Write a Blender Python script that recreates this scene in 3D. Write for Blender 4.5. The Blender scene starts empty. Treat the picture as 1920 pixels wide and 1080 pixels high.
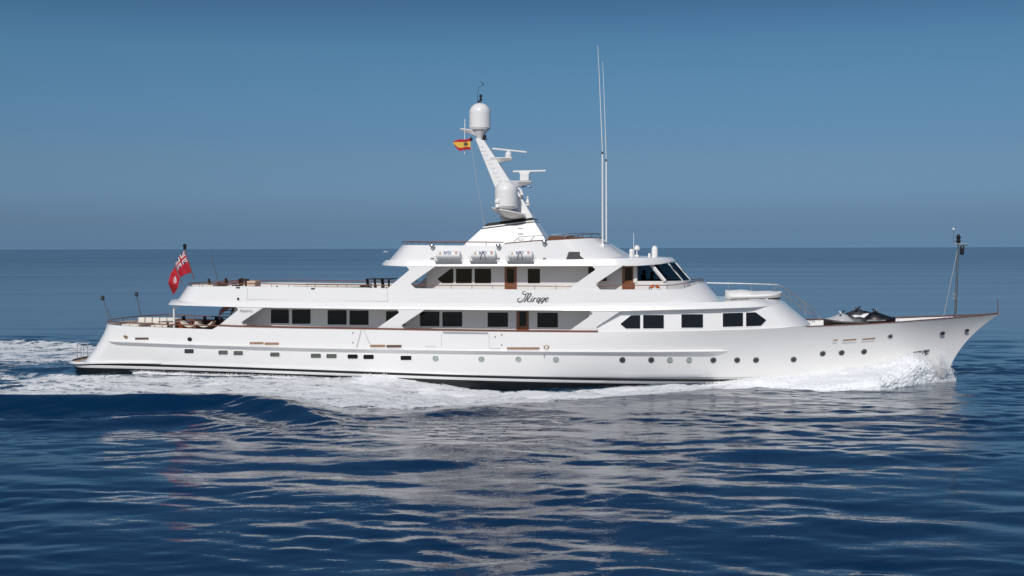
import bpy, bmesh, math, random
import numpy as np
from mathutils import Matrix, Vector
random.seed(7); rng = np.random.default_rng(11)
R_ = math.radians
sc = bpy.context.scene
C = sc.collection

# ---------------------------------------------------------------- camera, sky, sun, exposure
FPX = 2300.0                                   # focal length in pixels of a 1920 wide picture
CAM = Vector((0.0, -74.5, 7.7))
HORIZON = 465.5
pitch = math.atan((540 - HORIZON) / FPX)
cam_m = (Matrix.Translation(CAM) @ Matrix.Rotation(math.pi / 2 - pitch, 4, 'X') @ Matrix.Rotation(R_(-0.14), 4, 'Z'))
cd = bpy.data.cameras.new('camera'); cam = bpy.data.objects.new('camera', cd); C.objects.link(cam)
cam.matrix_world = cam_m
cd.sensor_width = 36.0; cd.lens = FPX / 1920 * 36.0
cd.clip_start = 0.5; cd.clip_end = 120000
sc.camera = cam

SUN_EL, SUN_AZ = 39.5, 195.0                   # azimuth clockwise from +Y
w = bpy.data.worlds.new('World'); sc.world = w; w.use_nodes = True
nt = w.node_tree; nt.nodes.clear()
sky = nt.nodes.new('ShaderNodeTexSky'); sky.sky_type = 'NISHITA'; sky.sun_disc = False
sky.sun_elevation = R_(SUN_EL); sky.sun_rotation = R_(SUN_AZ)
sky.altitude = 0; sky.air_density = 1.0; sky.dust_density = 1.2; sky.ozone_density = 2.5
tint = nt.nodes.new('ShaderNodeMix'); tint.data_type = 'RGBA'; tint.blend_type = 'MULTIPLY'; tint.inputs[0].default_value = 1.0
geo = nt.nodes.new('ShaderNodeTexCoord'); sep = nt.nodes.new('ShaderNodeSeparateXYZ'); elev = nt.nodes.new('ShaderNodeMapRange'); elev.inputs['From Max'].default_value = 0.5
ramp = nt.nodes.new('ShaderNodeValToRGB'); ramp.color_ramp.interpolation = 'LINEAR'      # clear maritime air: bluer and denser towards the horizon, raised overhead to fill shade
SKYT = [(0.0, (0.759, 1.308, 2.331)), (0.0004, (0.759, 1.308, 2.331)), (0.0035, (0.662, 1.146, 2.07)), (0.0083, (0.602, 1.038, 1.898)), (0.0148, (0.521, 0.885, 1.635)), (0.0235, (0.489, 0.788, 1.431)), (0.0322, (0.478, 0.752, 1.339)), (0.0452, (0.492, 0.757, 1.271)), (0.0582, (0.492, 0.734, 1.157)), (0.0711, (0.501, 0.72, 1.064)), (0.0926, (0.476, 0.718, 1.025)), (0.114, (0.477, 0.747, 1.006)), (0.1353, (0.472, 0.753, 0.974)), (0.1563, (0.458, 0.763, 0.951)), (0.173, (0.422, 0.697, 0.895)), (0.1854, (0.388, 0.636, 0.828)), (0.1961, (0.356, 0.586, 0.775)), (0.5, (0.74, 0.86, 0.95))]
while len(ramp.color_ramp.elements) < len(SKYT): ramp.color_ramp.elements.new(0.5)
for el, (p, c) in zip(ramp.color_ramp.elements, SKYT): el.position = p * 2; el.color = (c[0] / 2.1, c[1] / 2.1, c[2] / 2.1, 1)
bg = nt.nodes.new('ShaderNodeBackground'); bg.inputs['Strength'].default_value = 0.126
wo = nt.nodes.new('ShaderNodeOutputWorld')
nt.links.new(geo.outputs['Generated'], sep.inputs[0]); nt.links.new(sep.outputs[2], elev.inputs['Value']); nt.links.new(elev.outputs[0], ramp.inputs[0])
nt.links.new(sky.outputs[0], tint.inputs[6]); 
# the side of the sky towards the sun is brightened to fill the shade
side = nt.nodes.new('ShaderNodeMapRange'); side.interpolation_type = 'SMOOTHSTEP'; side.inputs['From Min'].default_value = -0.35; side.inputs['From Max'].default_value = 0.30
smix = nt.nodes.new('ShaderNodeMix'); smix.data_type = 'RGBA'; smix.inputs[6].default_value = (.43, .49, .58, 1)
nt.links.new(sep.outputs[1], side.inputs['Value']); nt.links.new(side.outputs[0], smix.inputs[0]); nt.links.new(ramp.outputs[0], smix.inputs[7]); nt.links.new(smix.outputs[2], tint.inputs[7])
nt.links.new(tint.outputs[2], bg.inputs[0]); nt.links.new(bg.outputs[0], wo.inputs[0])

sl = bpy.data.lights.new('sun', 'SUN'); sl.energy = 2.8; sl.angle = R_(0.53); sl.color = (1.0, 0.955, 0.89)
so = bpy.data.objects.new('sun', sl); C.objects.link(so)
sd = Vector((math.sin(R_(SUN_AZ)) * math.cos(R_(SUN_EL)), math.cos(R_(SUN_AZ)) * math.cos(R_(SUN_EL)), math.sin(R_(SUN_EL))))
so.rotation_euler = sd.to_track_quat('Z', 'Y').to_euler(); so.location = (0, -40, 60)

vs = sc.view_settings; vs.view_transform = 'Standard'; vs.look = 'None'; vs.gamma = 1; vs.exposure = 0.0; vs.use_curve_mapping = False

# ---------------------------------------------------------------- materials
def mat(name, col, rough=0.5, metal=0.0, var=0.0, scale=3.0, bump=0.0, bscale=20.0, spec=0.5, coat=0.0, stretch=(1, 1, 1), trans=0.0, ior=1.45):
    m = bpy.data.materials.new(name); m.use_nodes = True
    n = m.node_tree; b = n.nodes['Principled BSDF']
    b.inputs['Base Color'].default_value = (*col, 1); b.inputs['Roughness'].default_value = rough
    b.inputs['Metallic'].default_value = metal; b.inputs['Specular IOR Level'].default_value = spec
    b.inputs['Coat Weight'].default_value = coat; b.inputs['Transmission Weight'].default_value = trans; b.inputs['IOR'].default_value = ior
    if var or bump:
        tc = n.nodes.new('ShaderNodeTexCoord'); mp = n.nodes.new('ShaderNodeMapping'); mp.inputs['Scale'].default_value = stretch
        n.links.new(tc.outputs['Object'], mp.inputs[0])
    if var:
        t = n.nodes.new('ShaderNodeTexNoise'); t.inputs['Scale'].default_value = scale; t.inputs['Detail'].default_value = 6
        n.links.new(mp.outputs[0], t.inputs['Vector'])
        r = n.nodes.new('ShaderNodeMapRange'); r.inputs['To Min'].default_value = 1 - var; r.inputs['To Max'].default_value = 1 + var
        n.links.new(t.outputs[0], r.inputs['Value'])
        mx = n.nodes.new('ShaderNodeMix'); mx.data_type = 'RGBA'; mx.blend_type = 'MULTIPLY'; mx.inputs[0].default_value = 1
        mx.inputs[6].default_value = (*col, 1); n.links.new(r.outputs[0], mx.inputs[7]); n.links.new(mx.outputs[2], b.inputs['Base Color'])
        r2 = n.nodes.new('ShaderNodeMapRange'); r2.inputs['To Min'].default_value = rough * .8; r2.inputs['To Max'].default_value = min(1, rough * 1.25)
        n.links.new(t.outputs[0], r2.inputs['Value']); n.links.new(r2.outputs[0], b.inputs['Roughness'])
    if bump:
        t2 = n.nodes.new('ShaderNodeTexNoise'); t2.inputs['Scale'].default_value = bscale; t2.inputs['Detail'].default_value = 3
        n.links.new(mp.outputs[0], t2.inputs['Vector'])
        bp = n.nodes.new('ShaderNodeBump'); bp.inputs['Strength'].default_value = bump; bp.inputs['Distance'].default_value = 0.02
        n.links.new(t2.outputs[0], bp.inputs['Height']); n.links.new(bp.outputs[0], b.inputs['Normal'])
    return m

WHITE = mat('white_paint', (0.80, 0.788, 0.772), 0.22, var=0.025, scale=0.5, bump=0.11, bscale=1.1, coat=0.3)
WHITE2 = mat('white_deck_paint', (0.78, 0.78, 0.765), 0.45, var=0.03, scale=1.5)
CREAM = mat('cream_canvas', (0.72, 0.68, 0.60), 0.85, var=0.08, scale=4, bump=0.3, bscale=14)
COVER = mat('white_canvas', (0.78, 0.77, 0.74), 0.7, var=0.05, scale=2, bump=0.5, bscale=2.5)
BLACK = mat('black_paint', (0.012, 0.012, 0.014), 0.3, var=0.15, scale=2)
BOTTOM = mat('antifouling_black', (0.02, 0.021, 0.024), 0.42, var=0.35, scale=1.4, bump=0.3, bscale=5, stretch=(.4, 1, 2))
GLASS = mat('dark_window_glass', (0.006, 0.006, 0.007), 0.06, spec=0.35, bump=0.02, bscale=0.8)
PORT = mat('pale_green_port_glass', (0.34, 0.40, 0.35), 0.12, var=0.15, scale=6)
PORTD = mat('dark_port_glass', (0.035, 0.04, 0.042), 0.08)
PORTG = mat('grey_port_glass', (0.10, 0.105, 0.095), 0.15)
CLEAR = mat('tinted_bridge_glass', (0.24, 0.30, 0.33), 0.02, trans=1.0, ior=1.01, spec=0.5)
TEAK = mat('varnished_teak', (0.17, 0.062, 0.030), 0.3, var=0.3, scale=3, coat=0.4, stretch=(1, 8, 8))
TEAKD = mat('teak_deck', (0.46, 0.31, 0.19), 0.65, var=0.2, scale=5, stretch=(.4, 9, 1))
MAHOG = mat('varnished_mahogany', (0.22, 0.062, 0.02), 0.25, var=0.25, scale=4, coat=0.6, stretch=(6, 6, 1))
STEEL = mat('stainless_steel', (0.62, 0.63, 0.64), 0.2, metal=1.0, var=0.05)
DSTEEL = mat('dull_steel', (0.22, 0.22, 0.23), 0.4, metal=0.8, var=0.1)
BRONZE = mat('bronze_fitting', (0.38, 0.27, 0.17), 0.35, metal=0.7, var=0.2)
SLOT = mat('brown_freeing_port', (0.11, 0.065, 0.045), 0.5, var=0.3, scale=4)
SLOTB = mat('tan_freeing_port', (0.30, 0.185, 0.115), 0.5, var=0.3, scale=4)
DARKGREY = mat('dark_grey_plastic', (0.035, 0.036, 0.04), 0.45, var=0.15)
GREY = mat('grey_plastic', (0.30, 0.31, 0.33), 0.45, var=0.1)
SEAM = mat('seam_grey', (0.36, 0.36, 0.36), 0.6)
WICKER = mat('brown_wicker', (0.10, 0.042, 0.02), 0.6, var=0.4, scale=14, bump=0.5, bscale=30)
BWICKER = mat('black_brown_wicker', (0.022, 0.014, 0.011), 0.6, var=0.4, scale=14, bump=0.5, bscale=30)
ORANGE = mat('lifebuoy_orange', (0.75, 0.16, 0.04), 0.5, var=0.08)
RED = mat('flag_red', (0.50, 0.018, 0.035), 0.75, var=0.1, bump=0.2, bscale=8)
NAVY = mat('flag_navy', (0.03, 0.04, 0.14), 0.75, var=0.1)
FWHITE = mat('flag_white', (0.74, 0.72, 0.70), 0.75, var=0.05)
YELLOW = mat('flag_yellow', (0.78, 0.50, 0.08), 0.75, var=0.08)
OLIVE = mat('flag_olive', (0.16, 0.11, 0.05), 0.75)
BLUE = mat('lettering_blue', (0.03, 0.06, 0.30), 0.5)
AMBER = mat('warning_amber', (0.62, 0.33, 0.10), 0.5)
PINK = mat('faded_red_mark', (0.70, 0.36, 0.33), 0.5)
LETGREY = mat('lettering_grey', (0.30, 0.30, 0.30), 0.5)
ROPE = mat('rope_grey', (0.42, 0.41, 0.38), 0.9, var=0.2, scale=20)
SKIN = mat('skin', (0.42, 0.25, 0.18), 0.6)
CLOTH = mat('navy_clothing', (0.018, 0.02, 0.03), 0.85, var=0.1)
HAIR = mat('dark_hair', (0.015, 0.011, 0.009), 0.7)

# ---------------------------------------------------------------- mesh helpers
def link(name, me, parent=None, loc=None, rot=None):
    o = bpy.data.objects.new(name, me); C.objects.link(o)
    if parent is not None: o.parent = parent
    if loc is not None: o.location = loc
    if rot is not None: o.rotation_euler = rot
    return o
def tag(o, label=None, cat=None, group=None, kind=None):
    if label: o['label'] = label
    if cat: o['category'] = cat
    if group: o['group'] = group
    if kind: o['kind'] = kind
    return o
def empty(name, loc, rz=0, label=None, cat=None, group=None):
    o = link(name, None, None, loc, (0, 0, rz)); o.empty_display_size = 0.3
    return tag(o, label, cat, group)

class MB:
    def __init__(s): s.v = []; s.f = []; s.m = []
    def add(s, vs, fs, mi=0):
        k = len(s.v); s.v += [tuple(p) for p in vs]; s.f += [tuple(i + k for i in f) for f in fs]; s.m += [mi] * len(fs)
        return s
    def box(s, c, d, rot=None, mi=0):
        x, y, z = d[0] / 2, d[1] / 2, d[2] / 2
        vs = [Vector((a, b, e)) for a in (-x, x) for b in (-y, y) for e in (-z, z)]
        if rot is not None: vs = [rot @ p for p in vs]
        vs = [p + Vector(c) for p in vs]
        return s.add(vs, [(0, 1, 3, 2), (4, 6, 7, 5), (0, 4, 5, 1), (2, 3, 7, 6), (0, 2, 6, 4), (1, 5, 7, 3)], mi)
    def loft(s, rows, close=False, mi=0, flip=False, cap=(False, False)):
        n = len(rows[0]); vs = [p for r in rows for p in r]; fs = []
        for a in range(len(rows) - 1):
            for b in range(n if close else n - 1):
                c = (b + 1) % n
                q = (a * n + b, a * n + c, (a + 1) * n + c, (a + 1) * n + b)
                fs.append(q[::-1] if flip else q)
        if cap[0]: fs.append(tuple(range(n))[::-1] if not flip else tuple(range(n)))
        if cap[1]: fs.append(tuple((len(rows) - 1) * n + i for i in (range(n) if not flip else reversed(range(n)))))
        return s.add(vs, fs, mi)
    def tube(s, pts, r, seg=8, mi=0, cap=True):
        pts = [Vector(p) for p in pts]; n = len(pts); rr = r if isinstance(r, (list, tuple)) else [r] * n
        rows = []; up = Vector((0, 0, 1))
        for i, p in enumerate(pts):
            d = (pts[min(i + 1, n - 1)] - pts[max(i - 1, 0)])
            d = d.normalized() if d.length > 1e-9 else Vector((0, 0, 1))
            a = d.cross(up)
            if a.length < 0.05: a = d.cross(Vector((0, 1, 0)))
            a.normalize(); b = a.cross(d).normalized()
            rows.append([p + (a * math.cos(2 * math.pi * k / seg) + b * math.sin(2 * math.pi * k / seg)) * rr[i] for k in range(seg)])
        return s.loft(rows, True, mi, False, (cap, cap))
    def lathe(s, prof, c=(0, 0, 0), seg=20, mi=0, rot=None):
        rows = []
        for r, z in prof:
            row = [Vector((r * math.cos(2 * math.pi * k / seg), r * math.sin(2 * math.pi * k / seg), z)) for k in range(seg)]
            if rot is not None: row = [rot @ p for p in row]
            rows.append([p + Vector(c) for p in row])
        return s.loft(rows, True, mi, False, (True, True))
    def ball(s, c, r, mi=0, seg=12, sq=(1, 1, 1)):
        prof = [(max(1e-4, math.sin(math.pi * i / 8)), -math.cos(math.pi * i / 8)) for i in range(9)]
        rows = [[Vector(c) + Vector((r * sq[0] * a * math.cos(2 * math.pi * k / seg), r * sq[1] * a * math.sin(2 * math.pi * k / seg), r * sq[2] * z)) for k in range(seg)] for a, z in prof]
        return s.loft(rows, True, mi, False, (True, True))
    def prism(s, poly, y0, y1, mi=0):
        """poly of (x, z); y0 (outer, towards -y) and y1 numbers or functions of (x, z)"""
        f0 = y0 if callable(y0) else (lambda x, z: y0); f1 = y1 if callable(y1) else (lambda x, z: y1)
        n = len(poly); vs = [(x, f0(x, z), z) for x, z in poly] + [(x, f1(x, z), z) for x, z in poly]
        ar = sum(poly[i][0] * poly[(i + 1) % n][1] - poly[(i + 1) % n][0] * poly[i][1] for i in range(n))
        fs = [tuple(range(n)), tuple(range(2 * n - 1, n - 1, -1))] + [(i + n, (i + 1) % n + n, (i + 1) % n, i) for i in range(n)]
        if ar < 0: fs = [f[::-1] for f in fs]
        return s.add(vs, fs, mi)
    def build(s, name, mats, parent=None, smooth=None, loc=None, rot=None, bevel=0):
        me = bpy.data.meshes.new(name); me.from_pydata([tuple(p) for p in s.v], [], s.f)
        for m in (mats if isinstance(mats, (list, tuple)) else [mats]): me.materials.append(m)
        me.polygons.foreach_set('material_index', s.m)
        bm = bmesh.new(); bm.from_mesh(me); bmesh.ops.remove_doubles(bm, verts=bm.verts, dist=1e-5)
        bmesh.ops.recalc_face_normals(bm, faces=bm.faces); bm.to_mesh(me); bm.free()
        if smooth is not None:
            me.shade_smooth(); me.set_sharp_from_angle(angle=R_(smooth))
        o = link(name, me, parent, loc, rot)
        if bevel:
            b = o.modifiers.new('bevel', 'BEVEL'); b.width = bevel; b.segments = 2; b.limit_method = 'ANGLE'; b.angle_limit = R_(35)
        return o

def roundpoly(pts, r, n=4):
    out = []; m = len(pts)
    for i in range(m):
        p = Vector(pts[i]); a = Vector(pts[i - 1]); b = Vector(pts[(i + 1) % m])
        da = (a - p); db = (b - p); k = min(r, da.length * .45, db.length * .45)
        p0 = p + da.normalized() * k; p1 = p + db.normalized() * k
        for j in range(n + 1):
            t = j / n; q = p0 * (1 - t) ** 2 + p * 2 * t * (1 - t) + p1 * t * t
            out.append((q.x, q.y))
    return out
def crom(P, n=6):
    """Catmull-Rom through tuples of any length"""
    P = [np.array(p, float) for p in P]; out = []
    for i in range(len(P) - 1):
        a, b, c, d = P[max(i - 1, 0)], P[i], P[i + 1], P[min(i + 2, len(P) - 1)]
        for j in range(n):
            t = j / n
            out.append(.5 * (2 * b + (c - a) * t + (2 * a - 5 * b + 4 * c - d) * t * t + (3 * b - a - 3 * c + d) * t ** 3))
    out.append(P[-1]); return out

# ---------------------------------------------------------------- survey: measured picture points turned into yacht coordinates
YAW = R_(-8.0); YLOC = Vector((1.46, 0, 0))
YM = Matrix.Translation(YLOC) @ Matrix.Rotation(YAW, 4, 'Z'); YI = YM.inverted()
camR = cam_m.to_3x3()
def ray(px, py): return camR @ Vector(((px - 960) / FPX, -(py - 540) / FPX, -1))
_o = YI @ CAM
def pp(px, py, Y):
    d = YI.to_3x3() @ ray(px, py); t = (Y - _o.y) / d.y
    return (_o.x + d.x * t, _o.z + d.z * t)
def on(px, py, f):
    """x, z of the point on the starboard surface y = -f(x, z)"""
    Y = -4.2
    for _ in range(9):
        x, z = pp(px, py, Y); Y = -f(x, z)
    return x, z
def sea(px, py, h=0.0):
    d = ray(px, py); t = (h - CAM.z) / d.z; p = CAM + d * t
    return p
def sea_y(px, py, h=0.0): return YI @ sea(px, py, h)
def toworld(x, y, z): return YM @ Vector((x, y, z))

def sup(u, p): u = min(max(u, 0), 1); return (1 - (1 - u) ** p) ** (1 / p)
def tip(u, p): u = min(max(u, 0), 1); return 1 - (1 - u) ** p
def line(pts, f, deg=None):
    P = [on(px, py, f) for px, py in pts]; xs = np.array([p[0] for p in P]); zs = np.array([p[1] for p in P])
    if deg:
        c = np.polyfit(xs, zs, deg); lo, hi = xs.min(), xs.max()
        s0 = np.polyval(np.polyder(c), lo); s1 = np.polyval(np.polyder(c), hi); z0 = np.polyval(c, lo); z1 = np.polyval(c, hi)
        def g(x):
            if x < lo: return float(z0 + s0 * (x - lo))
            if x > hi: return float(z1 + s1 * (x - hi))
            return float(np.polyval(c, x))
        return g
    def h(x): return float(np.interp(x, xs, zs))
    return h

class Level:
    def __init__(s, Xa, Xf, b, z): s.Xa, s.Xf, s.b, s.z = Xa, Xf, b, z
    def half(s, ss):
        out = []
        for t in ss:
            x = s.Xa + (s.Xf - s.Xa) * t
            y = 0.0 if t in (0.0, 1.0) else s.b(x)
            out.append((x, -y, s.z(x)))
        return out
    def loop(s, ss):
        h = s.half(ss)
        return h + [(x, -y, z) for x, y, z in h[-2:0:-1]]
def samples(n, extra=()):
    return sorted(set([(1 - math.cos(math.pi * i / n)) / 2 for i in range(n + 1)] + list(extra)))

# hull plan at the deck edge
XA_DECK = pp(208, 609, -2.6)[0] - .50; XF_DECK = pp(1876, 587, 0)[0]
def taper(x): return 1 - 0.10 * min(max((-x - 6) / 21, 0), 1) ** 2
def BH(x): return 4.45 * taper(x) * sup((x - XA_DECK) / 1.7, 2.3) * tip((XF_DECK - x) / 22, 2.15)

yacht = empty('motor_yacht', YLOC, YAW, 'long white classic motor yacht under way across the sea with her name in script', 'yacht')

# ---------------------------------------------------------------- hull
XA_ST = pp(137, 680, -2.6)[0] - .50; XA_TR = pp(165, 674, -3.0)[0] - .72; XA_KN = pp(186, 640, -2.8)[0] - .26
XF_KN = pp(1812, 640, 0)[0]; XF_ST = pp(1757, 704, 0)[0]
def mk(B, Xa, ra, pa, Xf, rf, pf): return lambda x, z=0: B * taper(x) * sup((x - Xa) / ra, pa) * tip((Xf - x) / rf, pf)
b_deck = lambda x, z=0: BH(x)
b_knuc = mk(4.44, XA_KN, 1.8, 2.4, XF_KN, 24.5, 1.80)
b_plat = mk(4.36, XA_TR, 1.9, 2.4, XF_ST + 0.5, 28, 1.7)
b_str = mk(4.36, XA_ST, 2.4, 2.4, XF_ST, 28, 1.65)
b_boot = mk(4.33, XA_ST + .05, 2.4, 2.4, XF_ST - .3, 28, 1.6)
b_keel = mk(3.0, XA_ST + 1.5, 3, 2.2, XF_ST - 3.5, 24, 1.5)
ST = [(137, 677.5), (300, 682.5), (480, 689.5), (640, 695.5), (800, 701), (1000, 706), (1200, 709.3), (1300, 711), (1375, 711.5), (1500, 711.5), (1650, 710)]
z_st1 = line(ST, b_str, 4); z_st0 = line([(a, b + 4.6) for a, b in ST], b_str, 4); z_bt = line([(a, b + 9.4) for a, b in ST], b_boot, 4)
z_pl = line([(137, 675.5), (165, 676), (300, 680.5), (480, 687.5), (640, 693.5), (800, 699), (1000, 704), (1200, 707), (1375, 709), (1650, 707)], b_plat, 4)
KN = [(203, 639.5), (320, 644.3), (440, 648.3), (600, 652.3), (800, 656), (1000, 658.6), (1200, 659), (1363, 657.8), (1500, 655), (1650, 650), (1800, 641)]
z_kn = line(KN, b_knuc, 5)
DK = [(208, 609), (238, 611.6), (300, 614), (397, 617.8), (410, 610.8), (440, 612.2), (555, 614.8), (707, 617.2), (800, 619), (900, 620.4), (1000, 621.6), (1121, 622.3),
      (1200, 622), (1300, 620.5), (1400, 617.9), (1505, 613.8), (1560, 611.3), (1620, 608.8), (1690, 604.6), (1754, 599.4), (1838, 592.2), (1876, 587.3)]
z_dk = line(DK, b_deck)
kx = [on(397, 617.8, b_deck)[0], on(410, 610.8, b_deck)[0]]
HS = samples(150, [(k - XA_DECK) / (XF_DECK - XA_DECK) for k in kx])
lev = [Level(XA_ST + 1.5, XF_ST - 3.5, b_keel, lambda x: -1.6), Level(XA_ST + .05, XF_ST - .3, b_boot, z_bt), Level(XA_ST, XF_ST, b_str, z_st0), Level(XA_ST, XF_ST, b_str, z_st1),
       Level(XA_ST - .03, XF_ST + .3, lambda x: mk(4.37, XA_ST - .03, 2.4, 2.4, XF_ST + .3, 28, 1.7)(x), z_pl),
       Level(XA_TR, XF_ST + .5, b_plat, lambda x: z_pl(x) + .02), Level(XA_KN, XF_KN, b_knuc, z_kn), Level(XA_DECK, XF_DECK, b_deck, z_dk)]
hull_levels = lev
HT = np.linspace(0, 1, 17)
def hullY(x, z):
    if x > -20 and x < XF_ST - .3:
        # same fair curve as the topside loft
        a, k, b = [(L.z(x), L.b(x)) for L in lev[5:8]]
        if z >= a[0]:
            ts = HT; w0 = (ts - .52) * (ts - 1) / .52; w1 = ts * (ts - 1) / (.52 * (.52 - 1)); w2 = ts * (ts - .52) / .48
            return float(np.interp(z, w0 * a[0] + w1 * k[0] + w2 * b[0], w0 * a[1] + w1 * k[1] + w2 * b[1]))
    pts = sorted([(L.z(x), L.b(x)) for L in lev if L.Xa - .5 < x < L.Xf + .5])
    return float(np.interp(z, [p[0] for p in pts], [p[1] for p in pts]))
def TK(x): return .52
hb = MB(); loops = [L.loop(HS) for L in lev]
mi_of = [1, 0, 2, 0, 0, 0, 0]
for i in range(5):
    A, B = np.array(loops[i]), np.array(loops[i + 1])
    rows = [[tuple(p) for p in A * (1 - t) + B * t] for t in np.linspace(0, 1, 3 if i == 0 else 2)]
    hb.loft(rows, True, mi_of[i])
A, K, B = np.array(loops[5]), np.array(loops[6]), np.array(loops[7])
tk = np.array([TK(p[0]) for p in K])[:, None]
def topside(A, K, B, tk, t):
    return A * ((t - tk) * (t - 1)) / tk + K * (t * (t - 1)) / (tk * (tk - 1)) + B * (t * (t - tk)) / (1 - tk)
hb.loft([[tuple(p) for p in topside(A, K, B, tk, t)] for t in np.linspace(0, 1, 17)], True, 0)
n = len(loops[0]); hb.add(loops[0], [tuple(range(n))], 1)
# bulwark: capping and inner face down to the deck
inner = [(x * 1.0, y * (1 - min(.16 / max(abs(y), .17), .98)) if abs(y) > .01 else y, z) for x, y, z in loops[-1]]
inner = [(min(max(x, XA_DECK + .16), XF_DECK - .4), y, z) for x, y, z in inner]
def z_floor(x): return z_dk(x) - (0.62 if x < kx[1] else 1.0)
def floor_pt(x, y, z):
    x = min(x, XF_KN - .6); zf = z_floor(x); b = max(hullY(x, zf) - .14, .02)
    return (x, max(-b, min(b, y)), zf)
hb.loft([loops[-1], inner, [floor_pt(*p) for p in inner]], True, 0)
hull = hb.build('hull', [WHITE, BOTTOM, BLACK], yacht, 32)
# decks
fl = MB(); nh = len(HS)
ifl = [(p[0], p[1], p[2] + .004) for p in (floor_pt(*q) for q in inner)]; m_ = len(ifl)
fl.loft([ifl[:nh], [ifl[0]] + ifl[:nh - 1:-1] + [ifl[nh - 1]]], False)
fl.build('main_deck', TEAKD, yacht)
pf = MB(); L5 = lev[5]; ss = [s for s in HS if s < .06]
a = [(x, y, z + .012) for x, y, z in Level(XA_ST + .10, XF_ST, lambda x: mk(4.25, XA_ST + .10, 2.4, 2.4, XF_ST, 25, 1.7)(x), z_pl).half(ss)]
pf.loft([a, [(x, -y, z) for x, y, z in a]], False)
pf.build('swim_platform', TEAKD, yacht)
# ledge of the platform running forward along the quarter
lg = MB(); xe = on(301, 682, b_plat)[0]
rows = []
for t in [i / 60 for i in range(61)]:
    x = (XA_ST - .10) + (xe - XA_ST + .10) * (1 - math.cos(t * math.pi / 2)) ; base = mk(4.36, XA_ST - .10, 2.4, 2.4, XF_ST, 25, 1.7)(x)
    o = .13 * (1 - max(0, (t - .9) / .1) * .6); z = z_pl(x)
    rows.append([(x, -max(base - .12, 0), z + .03), (x, -(base + o) if t > 0 else -.0, z + .02), (x, -(base + o) if t > 0 else 0, z - .05), (x, -max(base - .12, 0), z - .10)])
lg.loft(rows, False)
lg.loft([[(x, -y, z) for x, y, z in r] for r in rows], False)
lg.build('platform_ledge', WHITE, yacht, 35)
# rubbing strake: sharp upper edge, undercut below
sk = MB(); x0 = on(202, 640, b_knuc)[0]; x1 = on(1364, 657.8, b_knuc)[0]
for sgn in (1, -1):
    rows = []
    for i in range(121):
        t = i / 120; x = x0 + (x1 - x0) * t; z = z_kn(x)
        e = min(1, (x - x0) / .7) ** .6 * (min(1, (x1 - x) / 1.0) ** .6 if x < x1 else 0)
        o = .02 + .20 * e; dn = .06 + .20 * e
        rows.append([(x, -sgn * (hullY(x, z + .09) - .02), z + .09), (x, -sgn * (hullY(x, z) + o), z + .015), (x, -sgn * (hullY(x, z) + o), z - .015), (x, -sgn * (hullY(x, z - dn) - .02), z - dn)])
    sk.loft(rows, False)
sk.build('rubbing_strake', WHITE, yacht, 20)
# teak capping rail
def sweep(name, f, x0, x1, prof, m, n=80, parent=yacht, smooth=40, both=True):
    """f(x) -> (half breadth, z); prof is a closed list of (outward, up)"""
    b = MB()
    for sgn in ((1, -1) if both else (1,)):
        b.loft([[(x, -sgn * (f(x)[0] + p), f(x)[1] + q) for p, q in prof] for x in np.linspace(x0, x1, n)], True, 0, False, (True, True))
    return b.build(name, m, parent, smooth)
xc0 = kx[1]; xc1 = on(1121, 622.3, b_deck)[0]
CAPP = [(.04, -.03), (.05, .02), (.02, .055), (-.20, .055), (-.22, .02), (-.2, -.03)]
sweep('capping_rail', lambda x: (BH(x), z_dk(x) + .02), xc0, xc1, CAPP, TEAK)
xfd = on(1512, 613, b_deck)[0]
cb = MB()
for sgn in (1, -1):
    rows = []
    for i in range(70):
        x = xfd + (XF_DECK - .12 - xfd) * i / 69; b = max(BH(x), .06); wd = min(.24, b)
        rows.append([(x, -sgn * (b + .02), z_dk(x) + .005), (x, -sgn * (b + .02), z_dk(x) + .05), (x, -sgn * (b - wd), z_dk(x) + .055), (x, -sgn * (b - wd), z_dk(x) + .005)])
    cb.loft(rows, True, 0, False, (True, True))
cb.build('capping_rail', TEAK, yacht, 40)

# ---------------------------------------------------------------- boat deck (over the main deck): brow, bulwark, roof
def inset_plan(d, Xa, ra, pa, Xf, rf, pf, k=1.0):
    return lambda x, z=0: max((BH(max(x, XA_DECK + 2.6)) * k - d), .1) * sup((x - Xa) / ra, pa) * sup((Xf - x) / rf, pf)
bL = {}
XaL = pp(307.5, 569.5, -2.4)[0]; XfL = pp(1478, 568.5, -1.9)[0]
XaM = pp(321, 562, -2.4)[0]; XfM = pp(1356, 564, -1.6)[0]
XaT = pp(342, 534, -2.4)[0]; XfT = pp(1323, 530, -1.6)[0]
b_L = inset_plan(-.05, XaL, 2.4, 2.3, XfL, 2.6, 2.1); b_M = inset_plan(.20, XaM, 2.2, 2.3, XfM, 3.4, 2.0); b_T = inset_plan(.26, XaT, 2.2, 2.3, XfT, 3.0, 2.0)
z_L = line([(309, 570.2), (326, 571.8), (440, 575.6), (560, 577.8), (700, 579.8), (800, 580.6), (1000, 582), (1110, 583), (1165, 583.4), (1300, 580.2), (1360, 578.3), (1420, 576), (1462, 572)], b_L)
z_M = line([(322, 561), (440, 565.3), (700, 567.5), (1000, 570), (1200, 571), (1300, 567.5), (1356, 564)], b_M)
z_T = line([(343, 534.4), (440, 536.8), (560, 538), (725, 539.8), (880, 541.8), (1000, 543), (1125, 543), (1278, 541.8), (1296, 536.5), (1308, 531.8), (1318, 530.2)], b_T)
z_H = line([(321, 563), (1000, 569.5), (1356, 566), (1420, 563), (1464, 560)], inset_plan(.2, XaL + .15, 2.3, 2.3, XfL - .5, 2.4, 2.1))
SS = samples(110)
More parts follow.
